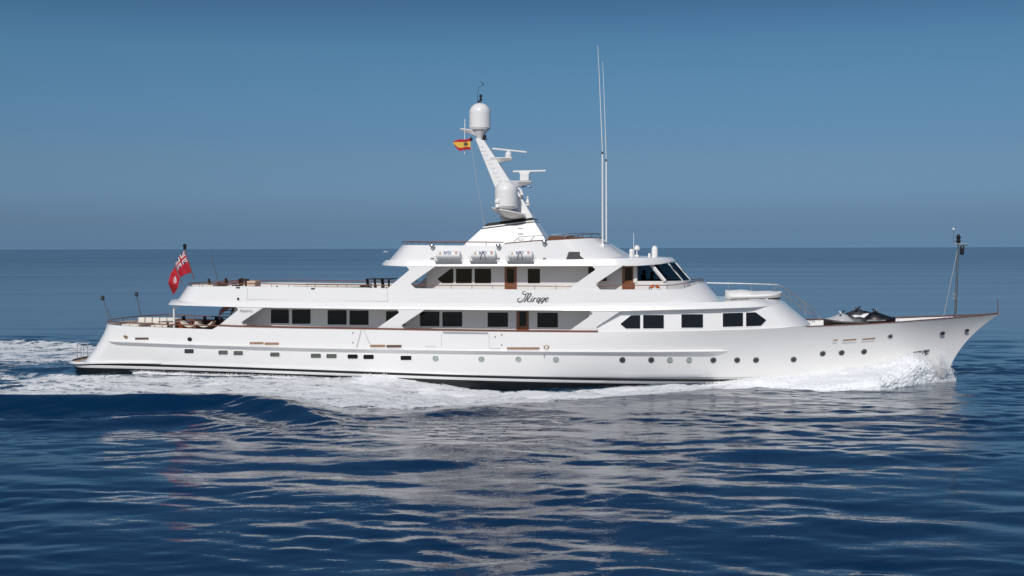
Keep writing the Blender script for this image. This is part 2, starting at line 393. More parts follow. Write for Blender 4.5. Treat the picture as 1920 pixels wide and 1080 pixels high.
LvL = Level(XaL, XfL, b_L, z_L); LvL2 = Level(XaL + .02, XfL - .02, lambda x: b_L(x) - .01, lambda x: z_L(x) + .07)
LvM = Level(XaM, XfM, b_M, z_M); LvT = Level(XaT, XfT, b_T, z_T)
LvI = Level(XaL + .4, XfL - .4, lambda x: max(b_L(x) - .38, .05), lambda x: z_L(x) + .04)
LvH = Level(XaL + .15, XfL - .5, inset_plan(.2, XaL + .15, 2.3, 2.3, XfL - .5, 2.4, 2.1), z_H)
def strip_cap(b, loop, nh, mi=0, dz=0):
    L = [(x, y, z + dz) for x, y, z in loop]
    b.loft([L[:nh], [L[0]] + L[:nh - 1:-1] + [L[nh - 1]]], False, mi)
def deckshell(name, I, Lo, Lo2, H, M, T, Tin, zfl, ss, m=WHITE):
    b = MB(); nh = len(ss)
    b.loft([I.loop(ss), Lo.loop(ss), Lo2.loop(ss), H.loop(ss)], True)
    strip_cap(b, I.loop(ss), nh); strip_cap(b, H.loop(ss), nh, 0)
    up = b.build(name, m, yacht, 42)
    c = MB(); ti = Tin.loop(ss)
    c.loft([M.loop(ss), T.loop(ss), ti, [(x, y, zfl(x)) for x, y, z in ti]], True)
    bw = c.build('bulwark', m, yacht, 42)
    d = MB(); strip_cap(d, [(x, y, zfl(x) + .01) for x, y, z in ti], nh)
    dk = d.build('teak_deck', TEAKD, yacht)
    return up, bw, dk
LvTi = Level(XaT + .14, XfT - .14, lambda x: max(b_T(x) - .14, .03), z_T)
LvM_low = Level(XaM, XfM, b_M, lambda x: z_M(x) - .10)
deckshell('boat_deck', LvI, LvL, LvL2, LvH, LvM_low, LvT, LvTi, lambda x: z_H(x) + .31, SS)

# ---------------------------------------------------------------- sun deck (over the boat deck) with wheelhouse roof
XaS = pp(709, 494.5, -2.2)[0]; XfS = pp(1268, 488, -1.2)[0]
XaSM = pp(722, 485, -2.2)[0]; XfSM = pp(1190, 482, -1.0)[0]
XaST = pp(746, 459.5, -2.2)[0]; XfST = pp(1137, 456, -1.0)[0]
def splan(B, Xa, ra, pa, Xf, rf, pf): return lambda x, z=0: B * sup((x - Xa) / ra, pa) * sup((Xf - x) / rf, pf)
s_L = splan(4.12, XaS, 2.2, 2.3, XfS, 3.6, 2.0); s_M = splan(3.88, XaSM, 2.0, 2.3, XfSM, 3.0, 2.0); s_T = splan(3.72, XaST, 2.0, 2.3, XfST, 2.6, 2.0)
zs_L = line([(711, 495.5), (728, 498), (764, 499.6), (900, 499.4), (1060, 499), (1166, 498.8), (1200, 498.2), (1239, 495.2), (1262, 491)], s_L)
s_H = splan(3.95, XaS + .2, 2.1, 2.3, XfS - .25, 3.4, 2.0)
zs_H = line([(715, 487.5), (760, 487.5), (1060, 486.5), (1166, 484.5), (1200, 483.6), (1244, 483.2)], s_H)
zs_T = line([(748, 459.4), (872, 460.4), (936, 461), (950, 456.4), (1000, 452), (1060, 448.6), (1100, 446.6), (1122, 446.4), (1132, 453)], s_T)
SL = Level(XaS, XfS, s_L, zs_L); SL2 = Level(XaS + .02, XfS - .03, lambda x: s_L(x) - .01, lambda x: zs_L(x) + .06)
SI = Level(XaS + .4, XfS - .5, lambda x: max(s_L(x) - .4, .05), lambda x: zs_L(x) + .05)
SH = Level(XaS + .2, XfS - .25, s_H, zs_H); SM = Level(XaSM, XfSM, s_M, lambda x: zs_H(x) - .02); STt = Level(XaST, XfST, s_T, zs_T)
STi = Level(XaST + .12, XfST - .12, lambda x: max(s_T(x) - .12, .03), zs_T)
ssS = samples(90)
deckshell('sun_deck', SI, SL, SL2, SH, SM, STt, STi, lambda x: zs_H(x) + .02, ssS)
# crown of the wheelhouse roof
rc = MB(); rows = []
for k in range(5):
    t = k / 4; rows.append([(SH.Xa * .0 + (XfSM - 3.2) + (p[0] - (XfSM - 3.2)) * (1 - .75 * t) if p[0] > XfSM - 3.2 else p[0], p[1] * (1 - .8 * t), p[2] + .16 * math.sin(t * math.pi / 2)) for p in SH.loop(ssS) if p[0] > XfSM - 2.2])
rc.loft(rows, False); rc.build('wheelhouse_roof', WHITE, yacht, 50)

# ---------------------------------------------------------------- side screens with their slanted openings
def panel(b, poly, yf, thick, step=1.0, both=True):
    bm = bmesh.new(); vs = [bm.verts.new((x, 0, z)) for x, z in poly]; bm.faces.new(vs)
    xs = [p[0] for p in poly]; x = min(xs) + step
    while x < max(xs):
        bmesh.ops.bisect_plane(bm, geom=bm.verts[:] + bm.edges[:] + bm.faces[:], plane_co=(x, 0, 0), plane_no=(1, 0, 0)); x += step
    bmesh.ops.triangulate(bm, faces=[f for f in bm.faces if len(f.verts) > 4])
    bm.verts.index_update(); V = [v.co.copy() for v in bm.verts]; F = [[v.index for v in f.verts] for f in bm.faces]
    Eb = [(e.verts[0].index, e.verts[1].index) for e in bm.edges if len(e.link_faces) == 1]; bm.free()
    for sgn in ((1, -1) if both else (1,)):
        n = len(V)
        vv = [(p.x, -sgn * yf(p.x, p.z), p.z) for p in V] + [(p.x, -sgn * (yf(p.x, p.z) - thick), p.z) for p in V]
        b.add(vv, [tuple(f) for f in F] + [tuple(i + n for i in reversed(f)) for f in F] + [(i, j, j + n, i + n) for i, j in Eb])
def mainY(x, z): # main-deck screens stand a little inboard of the capping
    t = (z - z_dk(x)) / max(z_L(x) - z_dk(x), .1); return BH(x) - .07 + .09 * t
def P_(pts, f): return [on(a, b, f) for a, b in pts]
def screen(pts, f, th):
    for sg in (1, -1):
        b = MB(); panel(b, P_(pts, f), (lambda x, z: f(x, z)) if sg == 1 else (lambda x, z: -f(x, z)), th * sg, 1.0, False); b.build('side_screen', WHITE, yacht, 25, bevel=.02)
screen([(409, 611.0), (445.5, 582), (445.5, 579.5), (442, 573.5), (497, 574.5), (452.5, 604.2), (459, 613)], mainY, .22)
screen([(704, 617.4), (747.5, 587), (747.5, 584.5), (742, 578.5), (800, 578.5), (752.6, 610.2), (758.5, 618.6)], mainY, .22)
screen([(1064, 622.2), (1111, 589.5), (1111, 587), (1102, 581), (1167, 581.5), (1119, 613), (1121, 622.4)], mainY, .22)
def upY(x, z):
    t = min(max((z - z_T(x)) / max(zs_L(x) - z_T(x), .1), 0), 1); return (b_T(min(x, XfT - 3.4)) - .03) * (1 - t) + 4.10 * t
screen([(725.5, 541.5), (766.5, 507), (766.5, 504.5), (759, 497.5), (819, 497.5), (771, 531.5), (771, 533.5), (781.5, 543.5)], upY, .20)
screen([(1064, 545), (1073, 536.5), (1115.4, 506.5), (1115.4, 504), (1106, 496.5), (1171, 496.5), (1117.6, 532), (1117.6, 534), (1127, 545)], upY, .20)

# ---------------------------------------------------------------- deckhouses behind the side decks
def wallY(x, z): return BH(max(min(x, 12), -12)) - 1.36
def wallU(x, z): return 2.95
xh0 = pp(500, 590, -3.05)[0]; xh1 = pp(1113, 600, -3.05)[0]
dh = MB()
def house(b, x0, x1, yf, zlo, zhi, n=24, front=None):
    xs = np.linspace(x0, x1, n)
    st = [[(x, -yf(x, 0), zlo(x)) for x in xs], [(x, -yf(x, 0), zhi(x)) for x in xs]]
    po = [[(x, yf(x, 0), zlo(x)) for x in xs], [(x, yf(x, 0), zhi(x)) for x in xs]]
    b.loft(st); b.loft(po)
    for i in (0, -1):
        b.add([st[0][i], st[1][i], po[1][i], po[0][i]], [(0, 1, 2, 3)])
house(dh, xh0 - 2.0, xh1, wallY, z_floor, lambda x: z_L(x) + .04)
dh.build('main_deckhouse', WHITE, yacht)
# forward bulkhead of the side deck
for sg in (1, -1):
    zl, zh = z_floor(xh1), z_L(xh1) + .03; bk = MB()
    bk.box((xh1 + .05, -sg * (mainY(xh1, zl) + wallY(xh1, 0)) / 2, (zl + zh) / 2), (.1, 1.3, zh - zl)); bk.build('side_deck_bulkhead', WHITE, yacht)
xu0 = pp(800, 520, -2.95)[0]; xu1 = pp(1196, 520, -2.95)[0]
z_uf = lambda x: z_H(x) + .03
du = MB(); house(du, xu0, xu1, wallU, z_uf, lambda x: zs_L(x) + .05, 12)
du.build('upper_deckhouse', WHITE, yacht)
# full-beam forward cabin on the main deck, sloping front
fc0 = xc1 - .5
XfC0 = pp(1524, 606, -1.7)[0]; XfC1 = pp(1476, 569, -1.7)[0]
def b_c(x, t):
    xf = XfC0 + (XfC1 - XfC0) * t; return max(BH(x) - .15 - .16 * t, .1) * sup((xf - x) / 1.9, 2.1)
b_c0 = lambda x, z=0: b_c(x, 0)
b_c1 = lambda x, z=0: b_c(x, 1)
cz0 = lambda x: z_dk(min(x, XfC0)) + .02
cz1 = line([(1165, 581.5), (1300, 578.6), (1360, 576.8), (1420, 574.4), (1462, 570.5)], b_c1)
def cabY(x, z):
    t = (z - cz0(x)) / max(cz1(x) - cz0(x), .1); return b_c(x, t)
fcb = MB(); rows = []
for t in np.linspace(0, 1, 7):
    row = []; xf = XfC0 + (XfC1 - XfC0) * t
    for k in [math.sin(math.pi / 2 * i / 70) for i in range(71)]:
        x = fc0 + (xf - fc0) * k
        row.append((x, -(b_c(x, t) if k < 1 else 0), cz0(x) * (1 - t) + (cz1(x) + .02) * t))
    rows.append(row + [(x, -y, z) for x, y, z in row[-2::-1]])
def _ft(x, y, z):
    zf = z_floor(x) + .01; k = max(hullY(x, zf) - .16, .05); return (x, max(-k, min(k, y)), zf)
foot = [_ft(*p) for p in rows[0]]
fcb.loft([foot] + rows); fcb.add(rows[-1], [tuple(range(len(rows[-1])))])
fcb.build('forward_cabin', WHITE, yacht, 40)

# ---------------------------------------------------------------- windows, doors, ports
def R4(x0, y0, x1, y1): return [(x0, y0), (x1, y0), (x1, y1), (x0, y1)]
def window(pts, f, r=.05, glass=GLASS, frame=WHITE, fw=.035):
    P = P_(pts, f); ar = sum(P[i][0] * P[(i + 1) % len(P)][1] - P[(i + 1) % len(P)][0] * P[i][1] for i in range(len(P)))
    if ar < 0: P = P[::-1]
    q = roundpoly(P, r); b = MB(); b.prism(q, lambda x, z: -f(x, z) - .010, lambda x, z: -f(x, z) + .03)
    wdw = b.build('window', glass, yacht)
    n = len(q); out = []
    for i in range(n):
        p = Vector(q[i]); t = (Vector(q[(i + 1) % n]) - Vector(q[i - 1])).normalized(); out.append((p.x + t.y * fw, p.y - t.x * fw))
    c = MB()
    A = [(x, -f(x, z) - .022, z) for x, z in q]; Bq = [(x, -f(x, z) - .022, z) for x, z in out]
    c.loft([[(x, y + .04, z) for x, y, z in A], A, Bq, [(x, y + .04, z) for x, y, z in Bq]], True)
    c.build('frame', frame, wdw)
    return wdw
for q in [(508, 579.8, 542, 606.2), (547.5, 580.2, 582.5, 607.2), (614.4, 581.4, 650.2, 608.6), (655.4, 582.2, 691.4, 609.2), (724, 583.4, 760, 610.6), (787.5, 584.2, 824.3, 611.8),
          (829.4, 584.8, 866.8, 612.4), (914.3, 585.8, 952.6, 613), (1007.4, 586.2, 1046.2, 614)]: window(R4(*q), wallY, .06)
for q in [(855, 503.8, 885, 531), (890, 503.8, 921, 531), (989.6, 504, 1012.6, 531), (1103, 500.5, 1116, 514)]: window(R4(*q), wallU, .05)
window([(820, 523), (845, 503.8), (850.3, 503.8), (850.3, 531), (828.6, 531)], wallU, .04)
window([(1126, 527), (1126, 513), (1137.6, 513), (1137.6, 527)], wallU, .02)
for q in [(1205.8, 590.4, 1244.8, 616), (1277.6, 589, 1318.2, 614.6)]: window(R4(*q), cabY, .05)
window([(1355.2, 587.2), (1393.2, 586), (1393.2, 612), (1355.2, 613)], cabY, .05)
window([(1163, 607.5), (1183.4, 591), (1200.6, 590.6), (1200.6, 616.2), (1173.6, 616.2)], cabY, .04)
window([(1398.8, 586), (1416.8, 585.4), (1437, 600.2), (1427, 611), (1398.8, 612)], cabY, .04)
def door(pts, gl, f, glass=GLASS):
    b = MB(); P = P_(R4(*pts), f); b.prism(P[::-1], lambda x, z: -f(x, z) - .02, lambda x, z: -f(x, z) + .04)
    d = b.build('door', MAHOG, yacht)
    c = MB(); Q = roundpoly(P_(R4(*gl), f), .06); c.prism(Q, lambda x, z: -f(x, z) - .034, lambda x, z: -f(x, z) - .005)
    c.build('door_pane', glass, d)
    x, z = P[1]; h = MB(); h.box((x - .12, -f(x, z) - .05, (P[1][1] + P[2][1]) / 2 - .1), (.10, .04, .03)); h.build('handle', STEEL, d)
    k = MB(); z0 = min(P[2][1], P[3][1]); xm = [P[0][0], P[1][0]]
    for a in xm: k.box((a, -f(a, z0) - .012, (P[0][1] + P[2][1]) / 2), (.06, .05, P[0][1] - P[2][1]))
    k.build('frame', MAHOG, d)
door((969.4, 583.2, 990.6, 640), (974, 584.5, 987, 611), wallY)
door((947.2, 500.2, 968, 556), (951, 503.5, 964.3, 530.5), wallU)
door((1167.5, 499.5, 1189.3, 556), (1172, 501.5, 1185.6, 526), wallU)

# wheelhouse: side windows, raked front panes, see-through glass
wh = MB(); whY = 2.95
xw0 = pp(1189, 520, -2.95)[0]
def whpt(px, py, Y): x, z = pp(px, py, Y); return (x, Y, z)
# front in plan: corner on starboard side, then a rounded front to the centre line
zb, zt, zfl_ = pp(1240, 526.5, -2.95)[1], pp(1240, 497.5, -2.95)[1], z_uf(xw0)
xcb = pp(1247, 526, -2.9)[0]; xct = pp(1219, 499, -2.9)[0]
planb = [(xcb, -2.92), (xcb + 1.0, -2.0), (xcb + 1.42, -.75)]; fwd = xct - xcb
planb = planb + [(x, -y) for x, y in planb[::-1]]
plant = [(x + fwd, y * .97) for x, y in planb]
plans = [(x + .18, y * 1.0) for x, y in planb]
base = [(xw0, -whY)] + plans + [(xw0, whY)]
base2 = [(xw0, -whY)] + planb + [(xw0, whY)]
wh.loft([[(x, y, zfl_) for x, y in base], [(x, y, zb - .02) for x, y in base2]], False)
wh.loft([[(x, y, zb - .02) for x, y in base2], [(xw0, -whY * .9, zb - .02)] + [(x - .15, y * .92, zb - .02) for x, y in planb] + [(xw0, whY * .9, zb - .02)]], False)
# pillars
def beam(b, p, q, w, d):
    p, q = Vector(p), Vector(q); b.tube([p, q], [w, w], 6)
wa = whpt(1192, 526, -whY); wb = whpt(1192, 499, -whY)
wh.box((xw0 + .06, -whY, (zb + zt) / 2), (.20, .1, zt - zb + .2)); wh.box((xw0 + .06, whY, (zb + zt) / 2), (.20, .1, zt - zb + .2))
for (xa, ya), (xt, yt) in zip(planb, plant): beam(wh, (xa, ya, zb - .03), (xt, yt, zt + .12), .12 if abs(ya) > 2.5 else .045, .1)
whouse = wh.build('wheelhouse', WHITE, yacht, 30)
ring_b = [(xw0 + .15, -whY)] + planb + [(xw0 + .15, whY)]; ring_t = [(xw0 + .15, -whY)] + plant + [(xw0 + .15, whY)]
for i in range(len(ring_b) - 1):
    (x0_, y0_), (x1_, y1_) = ring_b[i], ring_b[i + 1]; (x2_, y2_), (x3_, y3_) = ring_t[i], ring_t[i + 1]
    g = MB(); A = [Vector((x0_, y0_, zb)), Vector((x1_, y1_, zb)), Vector((x3_, y3_, zt + .1)), Vector((x2_, y2_, zt + .1))]
    nn = (A[1] - A[0]).cross(A[3] - A[0]).normalized() * .008
    g.add([p + nn for p in A] + [p - nn for p in A], [(0, 1, 2, 3), (7, 6, 5, 4), (0, 4, 5, 1), (1, 5, 6, 2), (2, 6, 7, 3), (3, 7, 4, 0)])
    g.build('bridge_window', CLEAR, yacht)
for (xa, ya), (xt, yt) in zip(planb[1:-1], plant[1:-1]):
    wp = MB(); wp.tube([(xt + .1, yt * 1.02, zt - .02), ((xa * .55 + xt * .45) + .12, (ya * .55 + yt * .45) * 1.02, zb * .55 + zt * .45)], .018, 6); wp.build('window_wiper', DARKGREY, yacht)
cs = MB(); cs.box((xcb - .2, 0, zb - .12), (.9, 4.6, .12)); cs.box((xcb - .3, 0, (zb + zfl_) / 2 - .1), (.6, 4.4, zb - zfl_ - .2))
cs.build('helm_console', DARKGREY, yacht)
bkw = MB(); bkw.box((xw0 - 1.2, 0, (zfl_ + zt) / 2), (.08, 3.0, zt - zfl_)); bkw.build('wheelhouse_bulkhead', MAHOG, yacht)

# rectangular and round ports
def hf(x, z): return hullY(x, z)
for i, q in enumerate([(346, 654.4, 363.6, 662.6), (409.6, 657, 427.4, 665), (438, 658, 455.8, 666.2), (506.7, 660.8, 524.4, 668.8), (582.8, 663, 602, 671.2), (612, 663.6, 631.4, 671.8),
           (651.8, 664.4, 671, 672.6), (681.4, 665, 701, 673.4), (751.2, 667, 771.6, 675.2)]):
    window(R4(*q), hf, .07, [PORTD, PORTG, PORTG, PORTG, PORTG, PORTG, GLASS, GLASS, GLASS][i], WHITE, .04)
def hull_normal(x, z):
    e = .15; dx = (hullY(x + e, z) - hullY(x - e, z)) / (2 * e); dz = (hullY(x, z + e) - hullY(x, z - e)) / (2 * e)
    return Vector((-dx, -1, -dz)).normalized()
def porthole(px, py, gl, r=.15):
    x, z = on(px, py, hf); nrm = hull_normal(x, z); q = nrm.to_track_quat('Z', 'Y').to_matrix(); c = Vector((x, -hullY(x, z), z)) + nrm * .012
    b = MB(); b.lathe([(r * .95, -.03), (r * .95, -.004), (r * .5, .004), (.001, .006)], c, 20, 0, q); p = b.build('porthole', gl, yacht, 30)
    d = MB(); d.lathe([(r + .025, -.03), (r + .025, .008), (r, .016), (r * .92, .012), (r * .92, -.03)], c, 20, 0, q); d.build('rim', STEEL if gl is not PORTD else DSTEEL, p, 30)
for px, py in [(816.7, 672.2), (902.8, 673.5), (972, 674), (1042.5, 674.3), (1256, 675), (1292, 675)]: porthole(px, py, PORT)
for px, py in [(1167, 674.7), (1221, 674.8), (1337.4, 675.3), (1382, 675.2), (1417.5, 675), (1488, 674), (1542.5, 663), (1578, 661.4), (1620, 659.4)]: porthole(px, py, PORTD)

# freeing ports, hawseholes, fairleads
def slot(name, q, m, f=hf, out=.012, r=.03):
    P = roundpoly(P_(R4(*q) if len(q) == 4 and not isinstance(q[0], tuple) else q, f), r, 3); b = MB()
    b.prism(P, lambda x, z: -f(x, z) - out, lambda x, z: -f(x, z) + .05); return b.build(name, m, yacht)
slot('freeing_port', (253.4, 632.8, 278.8, 637), SLOT); slot('freeing_port', (468, 641.4, 494.4, 645.6), SLOTB); slot('freeing_port', (496.2, 642.2, 523, 646.6), SLOTB)
slot('freeing_port', (694.2, 646.4, 722.6, 651), SLOTB); slot('freeing_port', (724.6, 646.8, 752.8, 651.6), SLOT)
slot('freeing_port', (950.4, 651.2, 1011.8, 655.2), SLOTB)
for q in [[(1563, 637.2), (1571, 636.2), (1570, 638.6), (1562, 639.8)], [(1581, 637), (1606, 635.2), (1605, 638), (1580, 640)], [(1617, 635.2), (1641.6, 633.2), (1640.4, 636), (1616, 638)]]:
    slot('freeing_port', q, SLOTB, hf, .012, .01)
    b = MB(); P = P_([(q[3][0] - 1.5, q[3][1]), (q[2][0] - 1, q[2][1]), (q[2][0] - 1.2, q[2][1] + 2), (q[3][0] - 1.7, q[3][1] + 2)], hf)
    b.prism(P, lambda x, z: -hf(x, z) - .06, lambda x, z: -hf(x, z) + .03); b.build('freeing_port_sill', WHITE, yacht)
def hawse(px, py, m, core, r=.11, sx=1.35):
    x, z = on(px, py, hf); nrm = hull_normal(x, z); q = nrm.to_track_quat('Z', 'Y').to_matrix(); c = Vector((x, -hullY(x, z), z)) + nrm * .01
    b = MB(); seg = 18
    rows = []
    for rr, h in [(r * 1.0, -.02), (r, .03), (r * .8, .045), (r * .6, .03), (r * .6, -.02)]:
        rows.append([c + q @ Vector((rr * sx * math.cos(2 * math.pi * k / seg), rr * math.sin(2 * math.pi * k / seg), h)) for k in range(seg)])
    b.loft(rows, True); h_ = b.build('hawsehole', m, yacht, 40)
    d = MB(); d.add([c + q @ Vector((r * .62 * sx * math.cos(2 * math.pi * k / seg), r * .62 * math.sin(2 * math.pi * k / seg), .012)) for k in range(seg)], [tuple(range(seg))]); d.build('opening', core, h_)
hawse(236, 631.7, BRONZE, BRONZE, .12, 1.1); hawse(356, 636, BLACK, BLACK, .12, 1.2); hawse(1024.6, 650.6, BRONZE, WHITE, .11, 1.5)
hawse(1669, 630.4, DSTEEL, BLACK, .12, 1.2); hawse(1767, 624.6, DSTEEL, BLACK, .12, 1.3); hawse(1813, 619.2, DSTEEL, BLACK, .10, 1.3)
# anchor pocket
an = MB(); P = P_([(1711, 660), (1743.5, 655), (1738, 668), (1716, 671)], hf); an.prism(P[::-1], lambda x, z: -hf(x, z) - .02, lambda x, z: -hf(x, z) + .05); anp = an.build('anchor_pocket', BLACK, yacht)
a2 = MB(); P = P_([(1727, 657.6), (1732.5, 656.8), (1730, 669.4), (1724.5, 670)], hf); a2.prism(P[::-1], lambda x, z: -hf(x, z) - .09, lambda x, z: -hf(x, z)); a2.build('anchor_shank', STEEL, anp)
a3 = MB(); P = P_([(1740, 655.6), (1743, 655.2), (1738, 668), (1735.5, 668.4)], hf); a3.prism(P[::-1], lambda x, z: -hf(x, z) - .06, lambda x, z: -hf(x, z)); a3.build('lip', STEEL, anp)
# boarding gate in the bulwark, side doors, seams
bg_ = MB(); P = P_([(829, 625.6), (915.6, 626.6), (915.6, 653.4), (829, 652.4)], hf)
bg_.prism(P, lambda x, z: -hf(x, z) - .008, lambda x, z: -hf(x, z) + .03); bgo = bg_.build('boarding_gate', WHITE, yacht)
hd = MB(); P = P_([(829.5, 621.6), (915.6, 623), (914, 626.4), (832, 625.2)], hf); hd.prism(P, lambda x, z: -hf(x, z) - .035, lambda x, z: -hf(x, z) + .03); hd.build('gate_head', SEAM, bgo)
def seam(pts, f, wpx=.5, m=SEAM, name='panel_seam', parent=yacht):
    b = MB()
    for (a, c), (d, e) in zip(pts[:-1], pts[1:]):
        L = math.hypot(d - a, e - c); nx, ny = -(e - c) / L * wpx / 2, (d - a) / L * wpx / 2
        P = P_([(a + nx, c + ny), (d + nx, e + ny), (d - nx, e - ny), (a - nx, c - ny)], f)
        b.prism(P, lambda x, z: -f(x, z) - .010, lambda x, z: -f(x, z) + .02)
    return b.build(name, m, parent)
seam([(797.6, 650), (818, 650.3)], hf, .8); seam([(918.6, 653), (938, 653.3)], hf, .7); seam([(917, 625), (917, 653)], hf, .6); seam([(827.6, 625), (827.6, 651)], hf, .6)
bmY = lambda x, z: b_M(x) + (b_T(x) - b_M(x)) * min(max((z - z_M(x)) / max(z_T(x) - z_M(x), .1), 0), 1)
seam([(463.5, 540), (463.5, 561), (727, 565)], bmY, .45); seam([(727, 545), (727, 565.5)], bmY, .5)
for px, py in [(661.8, 624), (661.8, 642.5), (940.8, 628), (940.8, 647), (928.5, 631.5)]:
    x, z = on(px, py, hf); ft = MB(); ft.box((x, -hullY(x, z) - .01, z), (.05, .04, .08)); ft.build('hinge', DARKGREY, yacht)
x, z = on(1020.5, 667.5, hf); ft = MB(); ft.box((x, -hullY(x, z) - .03, z), (.05, .08, .16)); ft.build('discharge_pipe', GREY, yacht)
for px, py, ww in [(446.5, 539, .22), (587, 541, .22), (519.5, 536.5, .06), (694.5, 538.3, .07), (717.5, 538.3, .2), (725, 539, .07), (446.8, 560.3, .12), (1035, 0, 0)]:
    if ww: x, z = on(px, py, bmY); fd = MB(); fd.box((x, -bmY(x, z) - .02, z), (ww, .06, .07 if py < 550 else .13)); fd.build('drain_scupper', DARKGREY, yacht)

# ---------------------------------------------------------------- lettering
def ribbon(b, pts, f, sx, sy, ox, oy, th=.02):
    q = crom(pts, 7); L = []; Rr = []
    for i, p in enumerate(q):
        a = q[max(i - 1, 0)]; c = q[min(i + 1, len(q) - 1)]; t = np.array((c[0] - a[0], c[1] - a[1])); t = t / (np.linalg.norm(t) + 1e-9)
        nn = np.array((-t[1], t[0])) * max(p[2], 12) * .5
        L.append(on(ox + (p[0] + nn[0]) / sx, oy + (p[1] + nn[1]) / sy, f)); Rr.append(on(ox + (p[0] - nn[0]) / sx, oy + (p[1] - nn[1]) / sy, f))
    rows = []
    for (x0, z0), (x1, z1) in zip(L, Rr):
        rows.append([(x0, -f(x0, z0) + .02, z0), (x0, -f(x0, z0) - .012, z0), (x1, -f(x1, z1) - .012, z1), (x1, -f(x1, z1) + .02, z1)])
    b.loft(rows, True, 0, False, (True, True))
NM = [[(580, 250, 18), (520, 225, 26), (450, 260, 40), (430, 320, 44), (470, 375, 34), (540, 378, 30), (600, 345, 28), (660, 322, 34), (708, 335, 46), (712, 380, 52), (640, 540, 56), (560, 680, 60), (498, 748, 56)],
      [(592, 365, 38), (560, 500, 40), (480, 620, 40), (390, 710, 46), (280, 757, 56), (190, 712, 48), (175, 640, 40), (220, 582, 28), (310, 562, 16)],
      [(712, 400, 26), (775, 335, 30), (830, 318, 42), (845, 380, 52), (770, 500, 50), (690, 610, 54), (668, 690, 54), (715, 748, 44), (790, 722, 20)],
      [(920, 540, 40), (870, 620, 52), (825, 700, 50), (850, 748, 36), (895, 720, 16)], [(938, 470, 44), (932, 500, 44)],
      [(1030, 530, 42), (980, 640, 56), (918, 748, 54)], [(995, 620, 18), (1060, 552, 26), (1108, 575, 62)],
      [(1310, 562, 24), (1230, 545, 36), (1160, 620, 52), (1130, 700, 52), (1152, 748, 46), (1210, 710, 30), (1270, 620, 30)], [(1320, 550, 42), (1270, 650, 52), (1240, 745, 50), (1288, 778, 24)],
      [(1520, 562, 24), (1440, 545, 36), (1370, 620, 52), (1330, 700, 52), (1372, 742, 42), (1440, 690, 30), (1500, 600, 30)],
      [(1550, 545, 42), (1480, 670, 48), (1420, 770, 46), (1340, 850, 40), (1260, 866, 32), (1212, 810, 46), (1240, 742, 30)],
      [(1580, 652, 22), (1660, 620, 28), (1710, 562, 40), (1660, 535, 36), (1590, 590, 46), (1560, 680, 52), (1592, 742, 42), (1660, 712, 22), (1720, 670, 14)]]
nb = MB()
for st in NM: ribbon(nb, st, bmY, 26.67, 26.67, 964, 538)
nb.build('name_lettering', BLACK, yacht)
def text_mesh(body, size, shear=0.0):
    cu = bpy.data.curves.new('t', 'FONT'); cu.body = body; cu.size = size; cu.shear = shear; cu.extrude = .004; cu.align_x = 'CENTER'; cu.align_y = 'CENTER'
    o = bpy.data.objects.new('t', cu); C.objects.link(o); dg = bpy.context.evaluated_depsgraph_get(); dg.update()
    me = bpy.data.meshes.new_from_object(o.evaluated_get(dg)); bpy.data.objects.remove(o); return me
me = text_mesh('Feadship', .24, .35); me.materials.clear(); me.materials.append(LETGREY)
x, z = on(461.5, 583, mainY); link('builder_lettering', me, yacht, (x, -mainY(x, z) - .012, z), (math.pi / 2, 0, 0))

# ---------------------------------------------------------------- rails
def rail_run(name, path, zbase, r, m, every, pr=.016, pm=STEEL, parent=yacht, mid=None):
    b = MB(); b.tube(path, r, 8); o = b.build(name, m, parent, 50)
    acc = 0; last = Vector(path[0])
    for q in path:
        q = Vector(q); acc += (q - last).length; last = q
        if acc >= every:
            acc = 0; zz = zbase(q); p = MB(); p.tube([(q.x, q.y, zz), (q.x, q.y, q.z)], pr, 6); p.build('stanchion', pm, o, 50)
    if mid:
        for k in mid:
            c = MB(); c.tube([(q[0], q[1], zbase(Vector(q)) + (q[2] - zbase(Vector(q))) * k) for q in path], pr * .7, 6); c.build('rail_wire', pm, o, 50)
    return o
# main aft deck rail round the stern, joining the capping
fa = lambda x, z=0: BH(x) - .06
zr = line([(210, 603.2), (252, 605.6), (302, 607.8), (360, 609.4), (409, 610.6)], fa)
path = [(x, -(BH(x) - .06 if i else 0), zr(x)) for i, x in enumerate([XA_DECK + .08 + (kx[1] - XA_DECK - .08) * (1 - math.cos(math.pi / 2 * k / 40)) for k in range(41)])]
path = path[::-1] + [(x, -y, z) for x, y, z in path[1:]]
rail_run('aft_deck_rail', path, lambda q: z_dk(min(q.x, kx[0])), .038, TEAK, 1.45, .022, DSTEEL)
# upper aft deck rail
xr1 = on(727, 534, b_T)[0]
zr2 = line([(343, 529.5), (480, 531.6), (560, 533), (727, 535)], b_T)
path = [(x, -(max(b_T(x) - .06, 0) if i else 0), zr2(x)) for i, x in enumerate([XaT + .08 + (xr1 - XaT - .08) * (1 - math.cos(math.pi / 2 * k / 50)) for k in range(51)])]
path = path[::-1] + [(x, -y, z) for x, y, z in path[1:]]
rail_run('boat_deck_rail', path, lambda q: z_T(q.x), .028, TEAK, 1.0, .016, DSTEEL)
# side deck rails on boat deck
for a, b, za, zb_ in [(768, 1074, 534.6, 537.0), (1118, 1262, 535.2, 534.6)]:
    x0 = on(a, 535, b_T)[0]; x1 = on(b, 535, b_T)[0]; zl = line([(a, za), (b, zb_)], b_T)
    for s in (1, -1):
        rail_run('side_deck_rail', [(x, -s * (b_T(x) - .07), zl(x)) for x in np.linspace(x0, x1, 40)], lambda q: z_T(q.x), .024, TEAK, .98, .016, DSTEEL)
